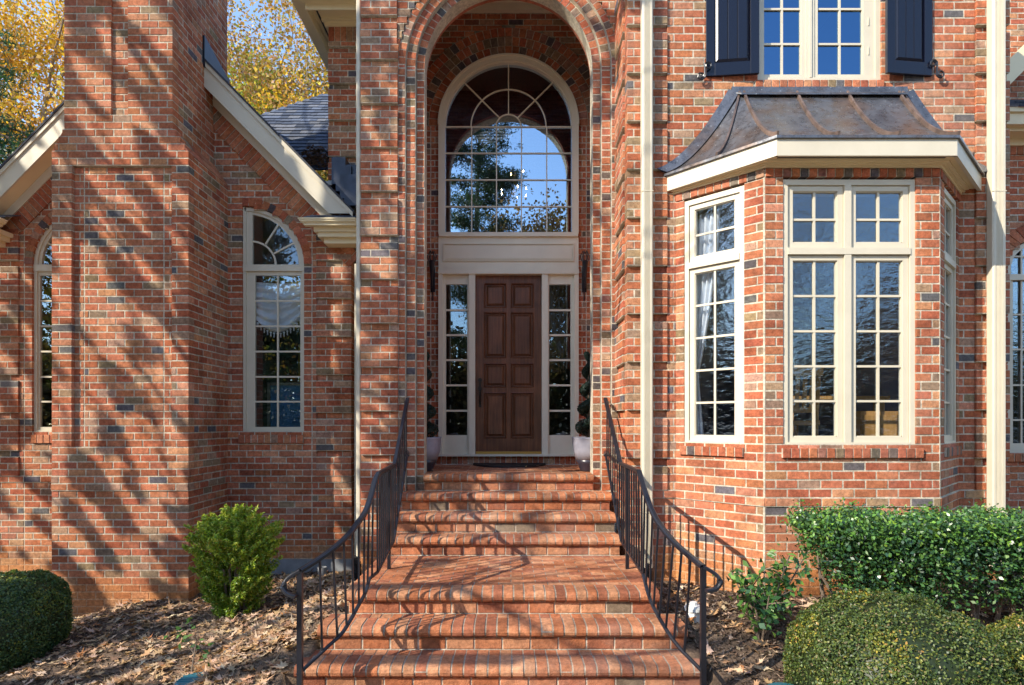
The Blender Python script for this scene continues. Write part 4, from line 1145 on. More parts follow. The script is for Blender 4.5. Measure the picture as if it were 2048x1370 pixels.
def pal(n, opts, wts=None, var=.2):
    o = np.array(opts); i = RNG.choice(len(o), n, p=wts); return o[i]*RNG.uniform(1-var, 1+var, (n, 1))*RNG.uniform(.93, 1.07, (n, 3))
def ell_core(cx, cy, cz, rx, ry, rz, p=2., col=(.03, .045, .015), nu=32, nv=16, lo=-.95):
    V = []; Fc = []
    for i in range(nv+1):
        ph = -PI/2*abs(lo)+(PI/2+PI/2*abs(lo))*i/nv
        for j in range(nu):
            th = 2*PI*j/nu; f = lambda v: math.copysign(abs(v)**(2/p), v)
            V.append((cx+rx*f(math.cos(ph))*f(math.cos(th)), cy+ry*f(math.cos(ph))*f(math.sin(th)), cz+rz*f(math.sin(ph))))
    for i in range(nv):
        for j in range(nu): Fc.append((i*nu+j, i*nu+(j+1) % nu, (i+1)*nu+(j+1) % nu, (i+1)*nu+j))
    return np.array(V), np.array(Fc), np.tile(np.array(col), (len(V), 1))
def surf_pts(n, c, r, p, jit, lump=.035, seed_=2.):
    th = RNG.uniform(0, 2*PI, n); sz = RNG.uniform(-.75, 1, n); ph = np.arcsin(sz)
    f = lambda v: np.sign(v)*np.abs(v)**(2/p)
    d = np.stack([f(np.cos(ph))*f(np.cos(th)), f(np.cos(ph))*f(np.sin(th)), f(np.sin(ph))], 1)
    nn = np.stack([np.cos(ph)*np.cos(th), np.cos(ph)*np.sin(th), np.sin(ph)], 1)
    k = 1+lump*(np.sin(th*3+1)*np.cos(ph*4)+.6*np.sin(th*7+ph*5))-RNG.uniform(0, jit, n)+np.where(RNG.random(n) < .04, RNG.uniform(0, .045, n), 0)+.018*np.sin(d[:, 0]*23+seed_)*np.sin(d[:, 1]*19)*np.sin(d[:, 2]*21)
    return np.array(c)+d*np.array(r)*k[:, None], nn
BOX = [(.075, .12, .03), (.11, .16, .035), (.06, .10, .04), (.24, .24, .05), (.15, .20, .045), (.28, .22, .11)]
def mound(label, cx, cy, cz, rx, ry, rz, n, size, p=2.5, opts=BOX, wts=(.3, .22, .2, .1, .12, .06), grp='clipped boxwood domes'):
    t = thing('boxwood_shrub', label, 'shrub', (cx, cy, cz-rz), grp)
    Cn, nn = surf_pts(n, (cx, cy, cz), (rx, ry, rz), p, .07)
    cols = pal(n, opts, wts); patch = np.sin(Cn[:, 0]*9+1)*np.sin(Cn[:, 1]*8)*np.sin(Cn[:, 2]*10+2)
    yel = (patch > .25) & (RNG.random(n) < .55); cols[yel] = cols[yel]*np.array([1.9, 1.45, .9])
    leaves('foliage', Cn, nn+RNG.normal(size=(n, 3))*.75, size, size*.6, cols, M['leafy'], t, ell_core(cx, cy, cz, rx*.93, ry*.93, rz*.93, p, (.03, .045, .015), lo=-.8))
    mb = MB(); lathe(mb, cx, cy, [(.05, cz-rz*1.25), (.035, cz-rz*.3)], 8, (.12, .09, .06)); mb.build('stem', M['bark'], t)
def potted(s, label):
    x, y = (-1.0, 7.03) if s < 0 else (.955, 7.03); zf = -.578
    t = thing('potted_topiary', label, 'potted plant', (x, y, zf), 'spiral topiaries in the porch')
    mb = MB(); H = .40
    pr = [(.10, zf+.0), (.105, zf+.02), (.13, zf+.09)]; lathe(mb, x, y, pr+[(.155, zf+.14)], 32, (.03, .025, .035))
    lathe(mb, x, y, [(.155, zf+.14), (.185, zf+.24), (.195, zf+.33), (.198, zf+.385), (.205, zf+.40), (.195, zf+.405), (.18, zf+.39), (.175, zf+.36)], 32, (.27, .265, .31)); mb.build('pot', M['pot'], t, smooth=True)
    mb = MB(); lathe(mb, x, y, [(.002, zf+.37), (.176, zf+.365)], 20); tube(mb, [(x, y, zf+.36), (x, y, zf+1.25)], .012, 8); mb.build('trunk', M['mulch'], t)
    n = 11000; q = RNG.random(n); a = q*2*PI*4.3+RNG.uniform(0, 2*PI)*0+s; Rr = .085*(1-q*.75); rt = .085*(1-q*.6)
    zc = zf+.45+q*.95; b = RNG.uniform(0, 2*PI, n); g = RNG.normal(size=(n, 3)); g /= np.linalg.norm(g, axis=1, keepdims=True)
    Cn = np.stack([x+Rr*np.cos(a)+g[:, 0]*rt, y+Rr*np.sin(a)+g[:, 1]*rt, zc+g[:, 2]*rt*.75], 1)
    leaves('foliage', Cn, g+RNG.normal(size=(n, 3))*.5, .022, .014, pal(n, [(.02, .045, .03), (.03, .055, .045), (.015, .035, .02)]), M['leafy'], t)
potted(-1, 'spiral topiary in glazed pot on the chimney side of the door'); potted(1, 'spiral topiary in glazed pot on the bay side of the door')

# ================================================================== GROUND
CP = np.array([(-5.2, 6.6, -2.2), (-3.6, 6.6, -2.0), (-3.6, 7.5, -1.95), (-2.0, 7.5, -1.9), (-2.9, 7.5, -1.93), (-1.7, 6.6, -1.76), (-1.35, 5.6, -1.6), (-1.5, 4.7, -1.52), (-1.6, 4.35, -1.62),
    (-1.7, 4.05, -1.78), (-1.8, 3.8, -1.93), (-2.6, 4.3, -1.95), (-3.5, 4.5, -2.12), (-5, 5, -2.3), (-2.5, 5.6, -1.86), (-3.2, 5.4, -2.0), (-8, 7.5, -2.5), (-1.7, 3.2, -2.1), (-4, 3, -2.4),
    (1.3, 5.6, -1.6), (1.25, 4.7, -1.52), (1.6, 4.7, -1.60), (1.45, 4.3, -1.66), (1.6, 4.1, -1.76), (1.7, 3.6, -1.92), (2.3, 5.1, -1.58), (3, 5.2, -1.57), (3, 4.2, -1.78), (5, 5, -1.62), (6, 7, -1.55), (3, 3, -2.05), (1.5, 5.9, -1.6), (2.2, 3.6, -1.95),
    (0, 2.5, -2.2), (0, 0, -2.3), (-6, 0, -2.5), (6, 0, -2.3), (8, 4, -1.8), (-9, 4, -2.6), (0, 5, -2.0), (0, 9, -1.9), (5, 12, -1.6), (-6, 12, -2.4), (12, 8, -2), (-14, 8, -2.6), (0, -8, -2.4)])
def gz(x, y):
    x = np.asarray(x, float); y = np.asarray(y, float)
    d2 = (x[..., None]-CP[:, 0])**2+(y[..., None]-CP[:, 1])**2+.02; w = d2**-1.6
    z = (w*CP[:, 2]).sum(-1)/w.sum(-1); far = np.clip((np.sqrt(x*x+(y-4)**2)-14)/20, 0, 1)
    z = z*(1-far)+(-2.4)*far
    return z+.012*np.sin(x*7+y*3)*np.cos(y*8-x*2)*(1-far)+.008*np.sin(x*19)*np.sin(y*23)*(1-far)
gx = np.unique(np.concatenate([np.linspace(-600, -40, 12), np.linspace(-40, -9, 22), np.linspace(-9, 9, 260), np.linspace(9, 40, 22), np.linspace(40, 600, 12)]))
gy = np.unique(np.concatenate([np.linspace(-600, -40, 12), np.linspace(-40, 2, 40), np.linspace(2, 8.5, 130), np.linspace(8.5, 40, 24), np.linspace(40, 600, 12)]))
GX, GY = np.meshgrid(gx, gy); GZ = gz(GX, GY)
for (yf_, a_, b_, y2_) in ((4.6, -1.25, 1.165, 8), (4.345, -1.39, 1.30, 4.68), (4.085, -1.465, 1.345, 4.42), (3.83, -1.6, 1.45, 4.12)):
    kk_ = (GX > a_+.06) & (GX < b_-.06) & (GY > yf_+.06) & (GY < y2_); GZ = np.where(kk_, np.minimum(GZ, -2.35), GZ); V = np.stack([GX, GY, GZ], -1).reshape(-1, 3); nx, ny = len(gx), len(gy)
ii, jj = np.meshgrid(np.arange(nx-1), np.arange(ny-1)); k = (jj*nx+ii).ravel(); Fc = np.stack([k, k+1, k+nx+1, k+nx], 1)
tag(np_mesh('ground', V, Fc, M['mulch'], None, None, True), kind='structure')

mb = MB(); n = 24
for i in range(n):
    y0 = -27+29.2*i/n; y1 = -27+29.2*(i+1)/n; za = float(gz(np.array([0.]), np.array([y0]))[0]); zb_ = float(gz(np.array([0.]), np.array([y1]))[0])
    za = max(za, -2.36)+.06; zb_ = max(zb_, -2.36)+.06
    mb.add([(-34, y0, za), (34, y0, za), (34, y1, zb_), (-34, y1, zb_)], [(0, 1, 2, 3)])
tag(mb.build('bounce_slab', M['drive']), kind='structure')  # unseen pale slab, added to bounce warm sunlight onto the facade
mb = MB()
mb.box(-1.7, 1.55, 2.1, 3.80, -2.3, -2.04); tag(mb.build('path', M['drive']), kind='structure')

# fallen leaves: lobed, curled, many
tp = []
for i in range(16):
    a = 2*PI*i/16; r = 1.0 if i % 4 == 0 else (.45 if i % 2 else .75); r *= (1.25 if i in (0,) else 1); tp.append((r*math.cos(a), r*.75*math.sin(a)))
tp = np.array([(0, 0)]+tp)
def fallen(name, n, xs, ys, size, label, excl=None, zf=None, kind='stuff', cols=None, lift=.012, parent=None):
    x = xs(n); y = ys(n)
    if excl is not None: kk = ~excl(x, y); x, y = x[kk], y[kk]; n = len(x)
    z = (gz(x, y) if zf is None else zf(x, y))+RNG.uniform(.004, lift+.012, n)
    sz = size*RNG.uniform(.5, 1.35, n); th = RNG.uniform(0, 2*PI, n); curl = RNG.uniform(-.2, .75, n); tx = RNG.normal(0, .28, n); ty = RNG.normal(0, .28, n); asp = RNG.uniform(.55, 1, n)
    A = tp[None]*sz[:, None, None]; A[:, :, 1] *= asp[:, None]; A *= RNG.uniform(.82, 1.15, A.shape)
    lx = A[:, :, 0]; ly = A[:, :, 1]; lz = curl[:, None]*(ly**2/sz[:, None]*1.1+.3*lx**2/sz[:, None])+tx[:, None]*lx+ty[:, None]*ly+.1*sz[:, None]*np.sin(lx/sz[:, None]*5+th[:, None])
    X = x[:, None]+lx*np.cos(th)[:, None]-ly*np.sin(th)[:, None]; Y = y[:, None]+lx*np.sin(th)[:, None]+ly*np.cos(th)[:, None]; Z = z[:, None]+lz+.3*sz[:, None]*np.abs(tx)[:, None]
    V = np.stack([X, Y, Z], -1).reshape(-1, 3); m = len(tp); b = (np.arange(n)*m)[:, None, None]
    t = np.array([(0, i, i % 16+1) for i in range(1, 17)])[None]; Fc = (b+t).reshape(-1, 3)
    cc = pal(n, cols or [(.46, .29, .17), (.56, .39, .25), (.34, .20, .11), (.50, .31, .16), (.62, .46, .32), (.40, .18, .07), (.22, .14, .09)], (.22, .22, .14, .14, .12, .04, .12) if cols is None else None)
    o = np_mesh(name, V, Fc, M['dead'], parent, np.repeat(cc, m, 0)); 
    if kind: tag(o, label, None, None, kind)
    return o
def inside(x, y):
    st = ((x > -1.2) & (x < 1.12) & (y > 4.6)) | ((x > -1.42) & (x < 1.32) & (y > 4.3) & (y < 4.6)) | ((x > -1.5) & (x < 1.38) & (y > 4.03) & (y < 4.4)) | ((x > -1.62) & (x < 1.47) & (y > 3.78) & (y < 4.1))
    ch = (x > -5.17) & (x < -3.56) & (y > 6.6); bay = (y > 5.34+np.maximum(0, 2.34-x)*.95) & (x > 1.7) & (x < 3.95)
    return st | ch | bay | (y > 7.5) | ((y > 5.95) & (x > 1.1)) | ((y > 6.45) & (x > -1.7))
fallen('fallen_leaves', 6800, lambda n: RNG.uniform(-6.5, -1.2, n), lambda n: RNG.uniform(3.4, 7.5, n), .048, 'carpet of curled brown oak leaves over the mulch', inside)
fallen('fallen_leaves', 900, lambda n: RNG.uniform(-2.3, -1.2, n), lambda n: RNG.uniform(4.2, 7.3, n), .05, 'drift of pale dead leaves against the left of the steps', inside)
fallen('fallen_leaves', 900, lambda n: RNG.uniform(-3.2, -1.62, n), lambda n: RNG.uniform(3.5, 4.8, n), .05, 'dead leaves gathered by the foot of the left railing', inside)
fallen('fallen_leaves', 1200, lambda n: RNG.uniform(1.15, 5.5, n), lambda n: RNG.uniform(3.2, 5.9, n), .052, 'scattered brown leaves on the mulch below the bay window', inside)
def chips(name, n, x0, x1, y0, y1, label):
    x = RNG.uniform(x0, x1, n); y = RNG.uniform(y0, y1, n); kk = ~inside(x, y); x, y = x[kk], y[kk]; n = len(x)
    Cn = np.stack([x, y, gz(x, y)+RNG.uniform(0, .014, n)], 1); nn = np.stack([RNG.normal(0, .5, n), RNG.normal(0, .5, n), np.ones(n)], 1)
    tag(leaves(name, Cn, nn, .045, .012, pal(n, [(.10, .065, .045), (.16, .11, .075), (.27, .20, .15), (.06, .045, .035), (.36, .28, .21)], (.3, .25, .17, .18, .1)), M['dead']), label, kind='stuff')
chips('mulch_chips', 26000, -6.3, -1.2, 3.3, 7.5, 'fine shredded bark mulch left of the steps'); chips('mulch_chips', 20000, 1.1, 5, 3.2, 5.9, 'fine shredded bark mulch right of the steps')
o = fallen('fallen_leaves', 46, lambda n: RNG.choice([RNG.uniform(-1.2, -.5), .9, 1.0, -1.1, .3], n)+RNG.normal(0, .15, n), lambda n: RNG.uniform(6.85, 7.9, n), .02, 'few crumbs of dead leaf on the porch floor', None, lambda x, y: np.full(len(x), -.578))
# leaf litter in the roof valley
x = RNG.uniform(-3.05, -2.25, 500); y = RNG.uniform(8.0, 8.5, 500)
tag(fallen('gutter_leaves', 420, lambda n: RNG.uniform(-2.95, -2.3, n), lambda n: RNG.uniform(8.1, 8.7, n), .045, 'dead leaves packed in the roof valley', None, lambda x, y: 3.42+(y-8.1)*.9+RNG.uniform(0, .10, len(x))*1.4, cols=[(.16, .08, .05), (.10, .06, .045), (.24, .13, .08)]), kind='stuff')

# ================================================================== SHRUBS
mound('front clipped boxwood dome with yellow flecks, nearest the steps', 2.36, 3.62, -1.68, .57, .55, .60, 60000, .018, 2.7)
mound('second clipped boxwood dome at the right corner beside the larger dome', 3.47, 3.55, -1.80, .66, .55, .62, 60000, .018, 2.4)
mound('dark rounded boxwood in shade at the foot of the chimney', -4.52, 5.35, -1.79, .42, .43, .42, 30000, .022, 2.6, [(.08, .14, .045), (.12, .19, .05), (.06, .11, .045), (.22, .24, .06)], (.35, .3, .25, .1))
def free_bush(name, label, base, n, gen, L, W, cols, mat, stems, cat='shrub'):
    t = thing(name, label, cat, base); Cn, nn = gen(n)
    leaves('foliage', Cn, nn, L, W, cols(len(Cn), Cn), mat, t)
    mb = MB()
    for s in stems: tube(mb, s[0], s[1], 6, (.20, .15, .11))
    mb.build('stem', M['bark'], t); return t
bx, by = -2.70, 5.84; bz = -1.95
def g_bright(n):      # sprays in an upright, top-heavy clump
    m = 480; q = RNG.random(m)**.8; ang = RNG.uniform(0, 2*PI, m); rr = (.23+.22*np.sin(q*PI*.62))*RNG.uniform(.72, 1.06, m)
    tipx = bx+rr*np.cos(ang)*1.02; tipy = by+rr*np.sin(ang)*.9; tipz = bz+.12+q*.88+RNG.normal(0, .03, m)
    top = int(m*.35); r2 = .36*np.sqrt(RNG.random(top)); a2 = RNG.uniform(0, 2*PI, top); tipx[:top] = bx+r2*np.cos(a2); tipy[:top] = by+r2*np.sin(a2); tipz[:top] = bz+1.06+RNG.uniform(-.06, .10, top)-r2**2*1.3
    d = np.stack([(tipx-bx)*.9, (tipy-by)*.9, np.full(m, .22)], 1); d /= np.linalg.norm(d, axis=1, keepdims=True)
    i = RNG.integers(0, m, n); s = RNG.random(n)*.20
    Cn = np.stack([tipx[i], tipy[i], tipz[i]], 1)-d[i]*s[:, None]+RNG.normal(0, .014, (n, 3))*(.4+s[:, None]*5)
    return Cn, RNG.normal(size=(n, 3))+d[i]*.3+np.array([0, -.35, .3])
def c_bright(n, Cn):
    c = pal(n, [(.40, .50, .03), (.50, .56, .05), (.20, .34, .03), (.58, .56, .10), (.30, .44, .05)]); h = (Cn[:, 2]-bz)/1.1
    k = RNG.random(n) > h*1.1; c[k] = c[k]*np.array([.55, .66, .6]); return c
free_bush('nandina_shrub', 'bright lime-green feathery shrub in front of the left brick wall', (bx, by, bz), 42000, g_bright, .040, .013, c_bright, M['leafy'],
          [([(bx+.03*i, by, bz-.1), (bx+.06*i, by, bz+.5)], .012) for i in (-2, -1, 0, 1, 2)])
def hedge(label, cx, cy, w, d, z0, z1, n, seed, grp='glossy holly hedge under the bay'):
    def gen(n):
        R = np.random.default_rng(seed); m = 900
        u = R.uniform(-1, 1, m); v = R.uniform(-1, 1, m); h = R.random(m)**.75
        k = (np.abs(u)**3+np.abs(v)**3 < 1.1) & ~((h < .45) & (R.random(m) < .45)); u, v, h = u[k], v[k], h[k]
        face = R.random(len(u)) < .6; v = np.where(face & (R.random(len(u)) < .7), -np.sqrt(np.clip(1-u**4*.4, 0, 1))*R.uniform(.8, 1.02, len(u)), v); h = np.where(~face, .86+R.uniform(0, .16, len(u)), h)
        narrow = .72+.28*np.clip(h*2.2, 0, 1)
        tx = cx+u*w*narrow; ty = cy+v*d*narrow; tz = z0+(z1-z0)*h+.03*np.sin(u*9+seed)
        i = R.integers(0, len(tx), n); C0 = np.stack([tx[i], ty[i], tz[i]], 1)+R.normal(0, .05, (n, 3))*np.array([1, 1, .8])
        up = R.random(n) < .05; C0[up, 2] += .04*(h[i][up] > .9)
        nn = R.normal(size=(n, 3))*.8+np.stack([np.zeros(n), -np.ones(n)*.5, np.ones(n)*.7], 1); return C0, nn
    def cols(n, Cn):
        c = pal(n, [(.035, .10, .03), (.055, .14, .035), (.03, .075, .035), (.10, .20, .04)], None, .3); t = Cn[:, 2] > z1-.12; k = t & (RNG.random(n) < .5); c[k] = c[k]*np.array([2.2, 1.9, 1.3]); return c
    st = []
    for i in range(7):
        x = cx+(i-3)*w*.24; st.append(([(x, cy, z0-.35), (x+.03*(i % 3-1), cy-.05, z0+.0), (x+.09*(i % 3-1), cy-.08, z0+.35)], [.02, .017, .008]))
    st.append(([(cx-w*.55, cy-.1, z0-.30), (cx-w*.68, cy-.14, z0+.02), (cx-w*.85, cy-.12, z0+.2)], [.02, .017, .01]))
    t = free_bush('holly_hedge', label, (cx, cy, z0-.3), n, gen, .035, .021, cols, M['glossy'], st); t['group'] = grp
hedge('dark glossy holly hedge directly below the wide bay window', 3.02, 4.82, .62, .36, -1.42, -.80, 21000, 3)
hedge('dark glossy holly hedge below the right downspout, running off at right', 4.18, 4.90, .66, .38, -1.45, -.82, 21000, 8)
# camellia: open stems with broad leaves
kx, ky, kz = 1.93, 4.5, -1.66
tw = []; an = []
rr = random.Random(5)
for i in range(9):
    a = 2*PI*i/9+.4; sp = rr.uniform(.16, .36); hh = rr.uniform(.4, .72)
    p0 = Vector((kx+.02*math.cos(a), ky, kz-.05)); p1 = Vector((kx+sp*.45*math.cos(a), ky+sp*.4*math.sin(a), kz+hh*.5)); p2 = Vector((kx+sp*math.cos(a), ky+sp*.8*math.sin(a), kz+hh))
    tw.append(([p0, p1, p2], [.009, .007, .004]))
    for k in range(26):
        t = rr.uniform(.28, 1); q = p0.lerp(p1, t*2) if t < .5 else p1.lerp(p2, t*2-1); an.append(tuple(q+Vector([rr.gauss(0, .055) for _ in range(3)])))
    for k in range(3):
        t = .5+.16*k; q = p1.lerp(p2, t*2-1 if t > .5 else 0); e = q+Vector((rr.uniform(-.15, .15), rr.uniform(-.12, .08), rr.uniform(.02, .14))); tw.append(([q, e], [.005, .003]))
        for j in range(7): an.append(tuple(q.lerp(e, rr.random()*1.1)+Vector([rr.gauss(0, .028) for _ in range(3)])))
an = np.array(an)
free_bush('camellia_shrub', 'young open camellia with broad glossy leaves right of the railing', (kx, ky, kz), len(an), lambda n: (an, RNG.normal(size=(len(an), 3))*.6+np.array([0, -.5, .9])), .068, .040,
          lambda n, Cn: pal(n, [(.05, .14, .03), (.09, .20, .04), (.03, .09, .03), (.16, .28, .05)]), M['glossy'], tw)
sx0, sy0 = -2.42, 4.5; sz0 = float(gz(np.array([sx0]), np.array([sy0]))[0]); an = []; tw = []
for i in range(5):
    a = i*1.3; e = Vector((sx0+.11*math.cos(a), sy0+.08*math.sin(a), sz0+.14+.07*i)); tw.append(([Vector((sx0, sy0, sz0)), Vector((sx0+.01*i, sy0, sz0+.07+.05*i)), e], [.005, .004, .002]))
    for j in range(6): an.append(tuple(e+Vector([random.gauss(0, .03) for _ in range(3)])))
an = np.array(an)
free_bush('oak_sapling', 'spindly little green sapling in the leaf litter', (sx0, sy0, sz0), len(an), lambda n: (an, RNG.normal(size=(len(an), 3))*.5+np.array([0, -.4, 1])), .055, .03, lambda n, Cn: pal(n, [(.05, .12, .03), (.10, .22, .04)]), M['leafy'], tw, 'sapling')

# small garden fittings
def lid(x, y, z, label):
    mb = MB(); lathe(mb, x, y, [(.14, z-.1), (.14, z), (.125, z+.012), (.03, z+.018), (.001, z+.018)], 28)
    for k in range(4): mb.box(x-.12, x+.12, y-.05+k*.03, y-.045+k*.03, z+.0125, z+.020)
    o = mb.build('valve_box_lid', M['teal']); tag(o, label, 'lid')
lid(-2.28, 4.31, float(gz(np.array([-2.28]), np.array([4.31]))[0])+.015, 'round teal irrigation lid below the sapling'); lid(1.76, 3.72, -1.705, 'round teal irrigation lid at the foot of the clipped dome')
cx0, cy0 = 1.48, 4.72; mb = MB(); z = -1.47
lathe(mb, cx0, cy0, [(.058, -1.8), (.058, z-.04), (.07, z-.035), (.07, z), (.066, z+.008), (.03, z+.012), (.03, z+.035), (.001, z+.035)], 8); lathe(mb, cx0, cy0, [(.073, z-.028), (.073, z-.006)], 24)
o = mb.build('cleanout_cap', M['pvc']); tag(o, 'white plastic drain cleanout cap standing in the mulch', 'drain cap')
mb = MB(); lathe(mb, -2.32, 7.35, [(.055, -2.0), (.055, -1.80), (.048, -1.80), (.048, -1.9)], 20); o = mb.build('drain_pipe', M['conc']); tag(o, 'short grey drain pipe stub at the left wall foot', 'pipe')
sp_ = thing('garden_spotlight', 'small black garden spotlight beside the chimney foot', 'spotlight', (-4.78, 6.35, -2.2)); lx, ly, lz = -4.86, 6.3, -2.16
mb = MB(); lathe(mb, lx, ly, [(.02, lz-.03), (.06, lz), (.075, lz+.06), (.06, lz+.12), (.02, lz+.14)], 16); mb.build('lamp_head', M['plastic'], sp_, smooth=True)
mb = MB(); tube(mb, [(lx, ly, lz-.2), (lx, ly, lz)], .012, 6); mb.build('stake', M['plastic'], sp_)
mb = MB(); lathe(mb, 3.07, 4.5, [(.001, -1.62), (.02, -1.61), (.028, -1.59), (.02, -1.565), (.001, -1.56)], 12); o = mb.build('golf_ball', M['pvc'], None, True); tag(o, 'small white ball lying in shade under the holly', 'ball')

# ================================================================== TREES
def woods(name, label, n, x0, x1, y0, y1, seed, hfun, cols, size):
    R = np.random.default_rng(seed); m = 2600; X = R.uniform(x0, x1, m); Y = R.uniform(y0, y1, m); H = hfun(X)*R.uniform(.55, 1.05, m)
    i = R.integers(0, m, n); q = R.random(n)**.75; rad = 1.5*np.sin(np.clip(q*1.1+.15, 0, 1)*PI)+.35
    Cn = np.stack([X[i]+R.normal(0, 1, n)*rad, Y[i]+R.normal(0, 1, n)*rad, -2.4+H[i]*q], 1)
    c = np.array(cols)[R.integers(0, len(cols), m)][i]*R.uniform(.6, 1.3, (n, 1)); tag(leaves(name, Cn, R.normal(size=(n, 3)), size, size*.7, c, M['tree']), label, kind='stuff')
def tree(name, label, x, y, h, spread, leafcols, nleaf, lsize, seed, grp, trunk_r=.22, streak=0, wts=None, bare=.25, clump=.55, zb=-2.4, droop=0., levels=4, lean=0, leafn=None, barkc=(.30, .24, .19)):
    R = random.Random(seed); t = thing(name, label, 'tree', (x, y, zb), grp); mb = MB(); tips = []
    mbl = MB()
    def grow(p, d, L, r, lv):
        pts = [p]; q = p; dd = d.copy(); n = 4
        for i in range(n):
            dd = (dd+Vector((R.gauss(0, .13), R.gauss(0, .13), R.gauss(.05, .08)))).normalized(); q = q+dd*(L/n); pts.append(q)
        rs = [r*(1-.45*i/n) for i in range(n+1)]
        tube(mb if lv == 0 else mbl, pts, rs, 7 if lv < 2 else 4, barkc, cap=lv > 2)
        if lv >= levels-2:
            for pp in pts[1:]: tips.append((pp, L))
        if lv >= levels: return
        k = R.choice([3, 4]) if lv else 6
        for i in range(k):
            j = R.randint(2, n) if lv else R.randint(2, n)
            a = R.uniform(0, 2*PI); el = R.uniform(.35, 1.0)
            side_ = Vector((math.cos(a), math.sin(a), 0)); nd = (dd*math.cos(el)+side_*math.sin(el)+Vector((0, 0, .12))).normalized()
            grow(pts[j], nd, L*R.uniform(.52, .78), rs[j]*R.uniform(.45, .65), lv+1)
    grow(Vector((x, y, zb)), Vector((lean, 0, 1)).normalized(), h*.42, trunk_r, 0)
    # a few boughs straight up so that the crown reaches its height
    top = Vector((x+lean*h*.42, y, zb+h*.42)); 
    for i in range(4): grow(top, Vector((R.uniform(-.5, .5)*spread/h*3, R.uniform(-.4, .4), 1)).normalized(), h*.30, trunk_r*.5, 1)
    mb.build('trunk', M['bark'], t); mbl.build('branches', M['bark'], t)
    T = np.array([tuple(p) for p, _ in tips]); keep = RNG.random(len(T)) > bare; T = T[keep]
    c0 = T.mean(0); T[:, 0] = c0[0]+(T[:, 0]-c0[0])*1.0
    i = RNG.integers(0, len(T), nleaf); Cn = T[i]+RNG.normal(0, clump, (nleaf, 3))*np.array([1, 1, .7]); 
    if streak: Cn = Cn+np.clip(RNG.normal(0, 1, (nleaf, 1)), -2, 2)*np.array([.62, 0, -.78])*streak
    ci = np.random.default_rng(seed).integers(0, len(leafcols), len(T)); mixr = RNG.random(nleaf) < .45
    cc = np.array(leafcols)[np.where(mixr, ci[i], RNG.integers(0, len(leafcols), nleaf))]*RNG.uniform(.75, 1.25, (nleaf, 1))
    leaves('crown', Cn, RNG.normal(size=(nleaf, 3)), lsize, lsize*.7, cc, M['tree'], t)
    return t
def conifer(name, label, x, y, h, rad, seed, grp, cols=((.03, .07, .025), (.045, .09, .035), (.02, .05, .025)), zb=-2.4, z0=.25, n=30000, ls=.16, gaps=.3, whorl=None, tr=.25, pine=False):
    R = random.Random(seed); t = thing(name, label, 'tree', (x, y, zb), grp); mb = MB(); mbl = MB()
    tube(mb, [(x+.1*math.sin(i*1.3+seed), y, zb+h*i/10) for i in range(11)], [tr*(1-.09*i) for i in range(11)], 8, (.22, .16, .12)); an = []
    nb = int(h*(3.2 if pine else 7))
    for i in range(nb):
        q = R.uniform(z0, .99); L = rad*((1-q)**.6 if not pine else math.sin(min(1, (1-q)/(1-z0)*1.5+.25)*PI*.5)*.95)*R.uniform(.55, 1.1)+.2; a = R.uniform(0, 2*PI)
        if R.random() < gaps*.5: continue
        p = Vector((x, y, zb+h*q)); up = R.uniform(.0, .5) if pine else R.uniform(-.25, .1)
        pts = [p+Vector((math.cos(a)*L*s, math.sin(a)*L*s, L*s*up+ (.12*L*s*s if pine else -.15*L*s*s))) for s in (0, .35, .7, 1)]
        tube(mbl, pts, [.05, .035, .02, .008], 4, (.18, .13, .1), cap=False)
        for s in np.linspace(.3 if pine else .1, 1, int(4+L*4)):
            k = pts[0].lerp(pts[3], s); sp = .22*L*(1-.3*s)
            for _ in range(2): an.append((k.x+R.gauss(0, sp), k.y+R.gauss(0, sp), k.z+R.gauss(.05, .12)))
    mb.build('trunk', M['bark'], t); mbl.build('branches', M['bark'], t)
    A = np.array(an); i = RNG.integers(0, len(A), n); Cn = A[i]+RNG.normal(0, .20 if pine else .16, (n, 3))*np.array([1, 1, .7])
    leaves('crown', Cn, RNG.normal(size=(n, 3)), ls, ls*.22, pal(n, list(cols), None, .3), M['leafy'], t); return t
YEL = [(.72, .42, .04), (.78, .52, .07), (.66, .32, .04), (.50, .38, .06), (.76, .50, .18)]
ORG = [(.60, .30, .07), (.62, .38, .10), (.42, .22, .10), (.62, .48, .16), (.50, .32, .22), (.34, .30, .07)]
GRN = [(.30, .36, .07), (.40, .42, .09), (.55, .48, .10), (.22, .30, .06), (.50, .36, .12)]
BRN = [(.26, .13, .06), (.34, .18, .07), (.20, .11, .06), (.38, .24, .08)]
G1 = 'trees beyond the roof'; G2 = 'trees across the drive'
tree('maple_tree', 'yellow autumn maple left of the chimney with bare limbs showing', -18.8, 22, 19.5, 6, YEL, 56000, .13, 3, G1, .30, bare=.08, clump=.5, lean=.12)
tree('oak_tree', 'russet and gold oak just right of the chimney above the roof', -10.6, 24.5, 18.5, 6, ORG, 76000, .13, 21, G1, .26, bare=.06, clump=.6)
tree('poplar_tree', 'green and yellow tree between the roof and the upper eave', -7.6, 23, 15.0, 5, GRN, 60000, .14, 15, G1, .2, bare=.1, clump=.5)
tree('beech_tree', 'low golden tree behind the grey roof', -9.6, 21, 13.5, 5, ORG+YEL[:2], 76000, .15, 41, G1, .2, bare=.05, clump=.55)
conifer('evergreen_tree', 'dark green evergreen at the left edge below the yellow maple', -13.7, 15.6, 13.0, 3.2, 4, G1, ((.03, .09, .04), (.05, .13, .06), (.02, .06, .03)), n=26000, ls=.17, z0=.1)
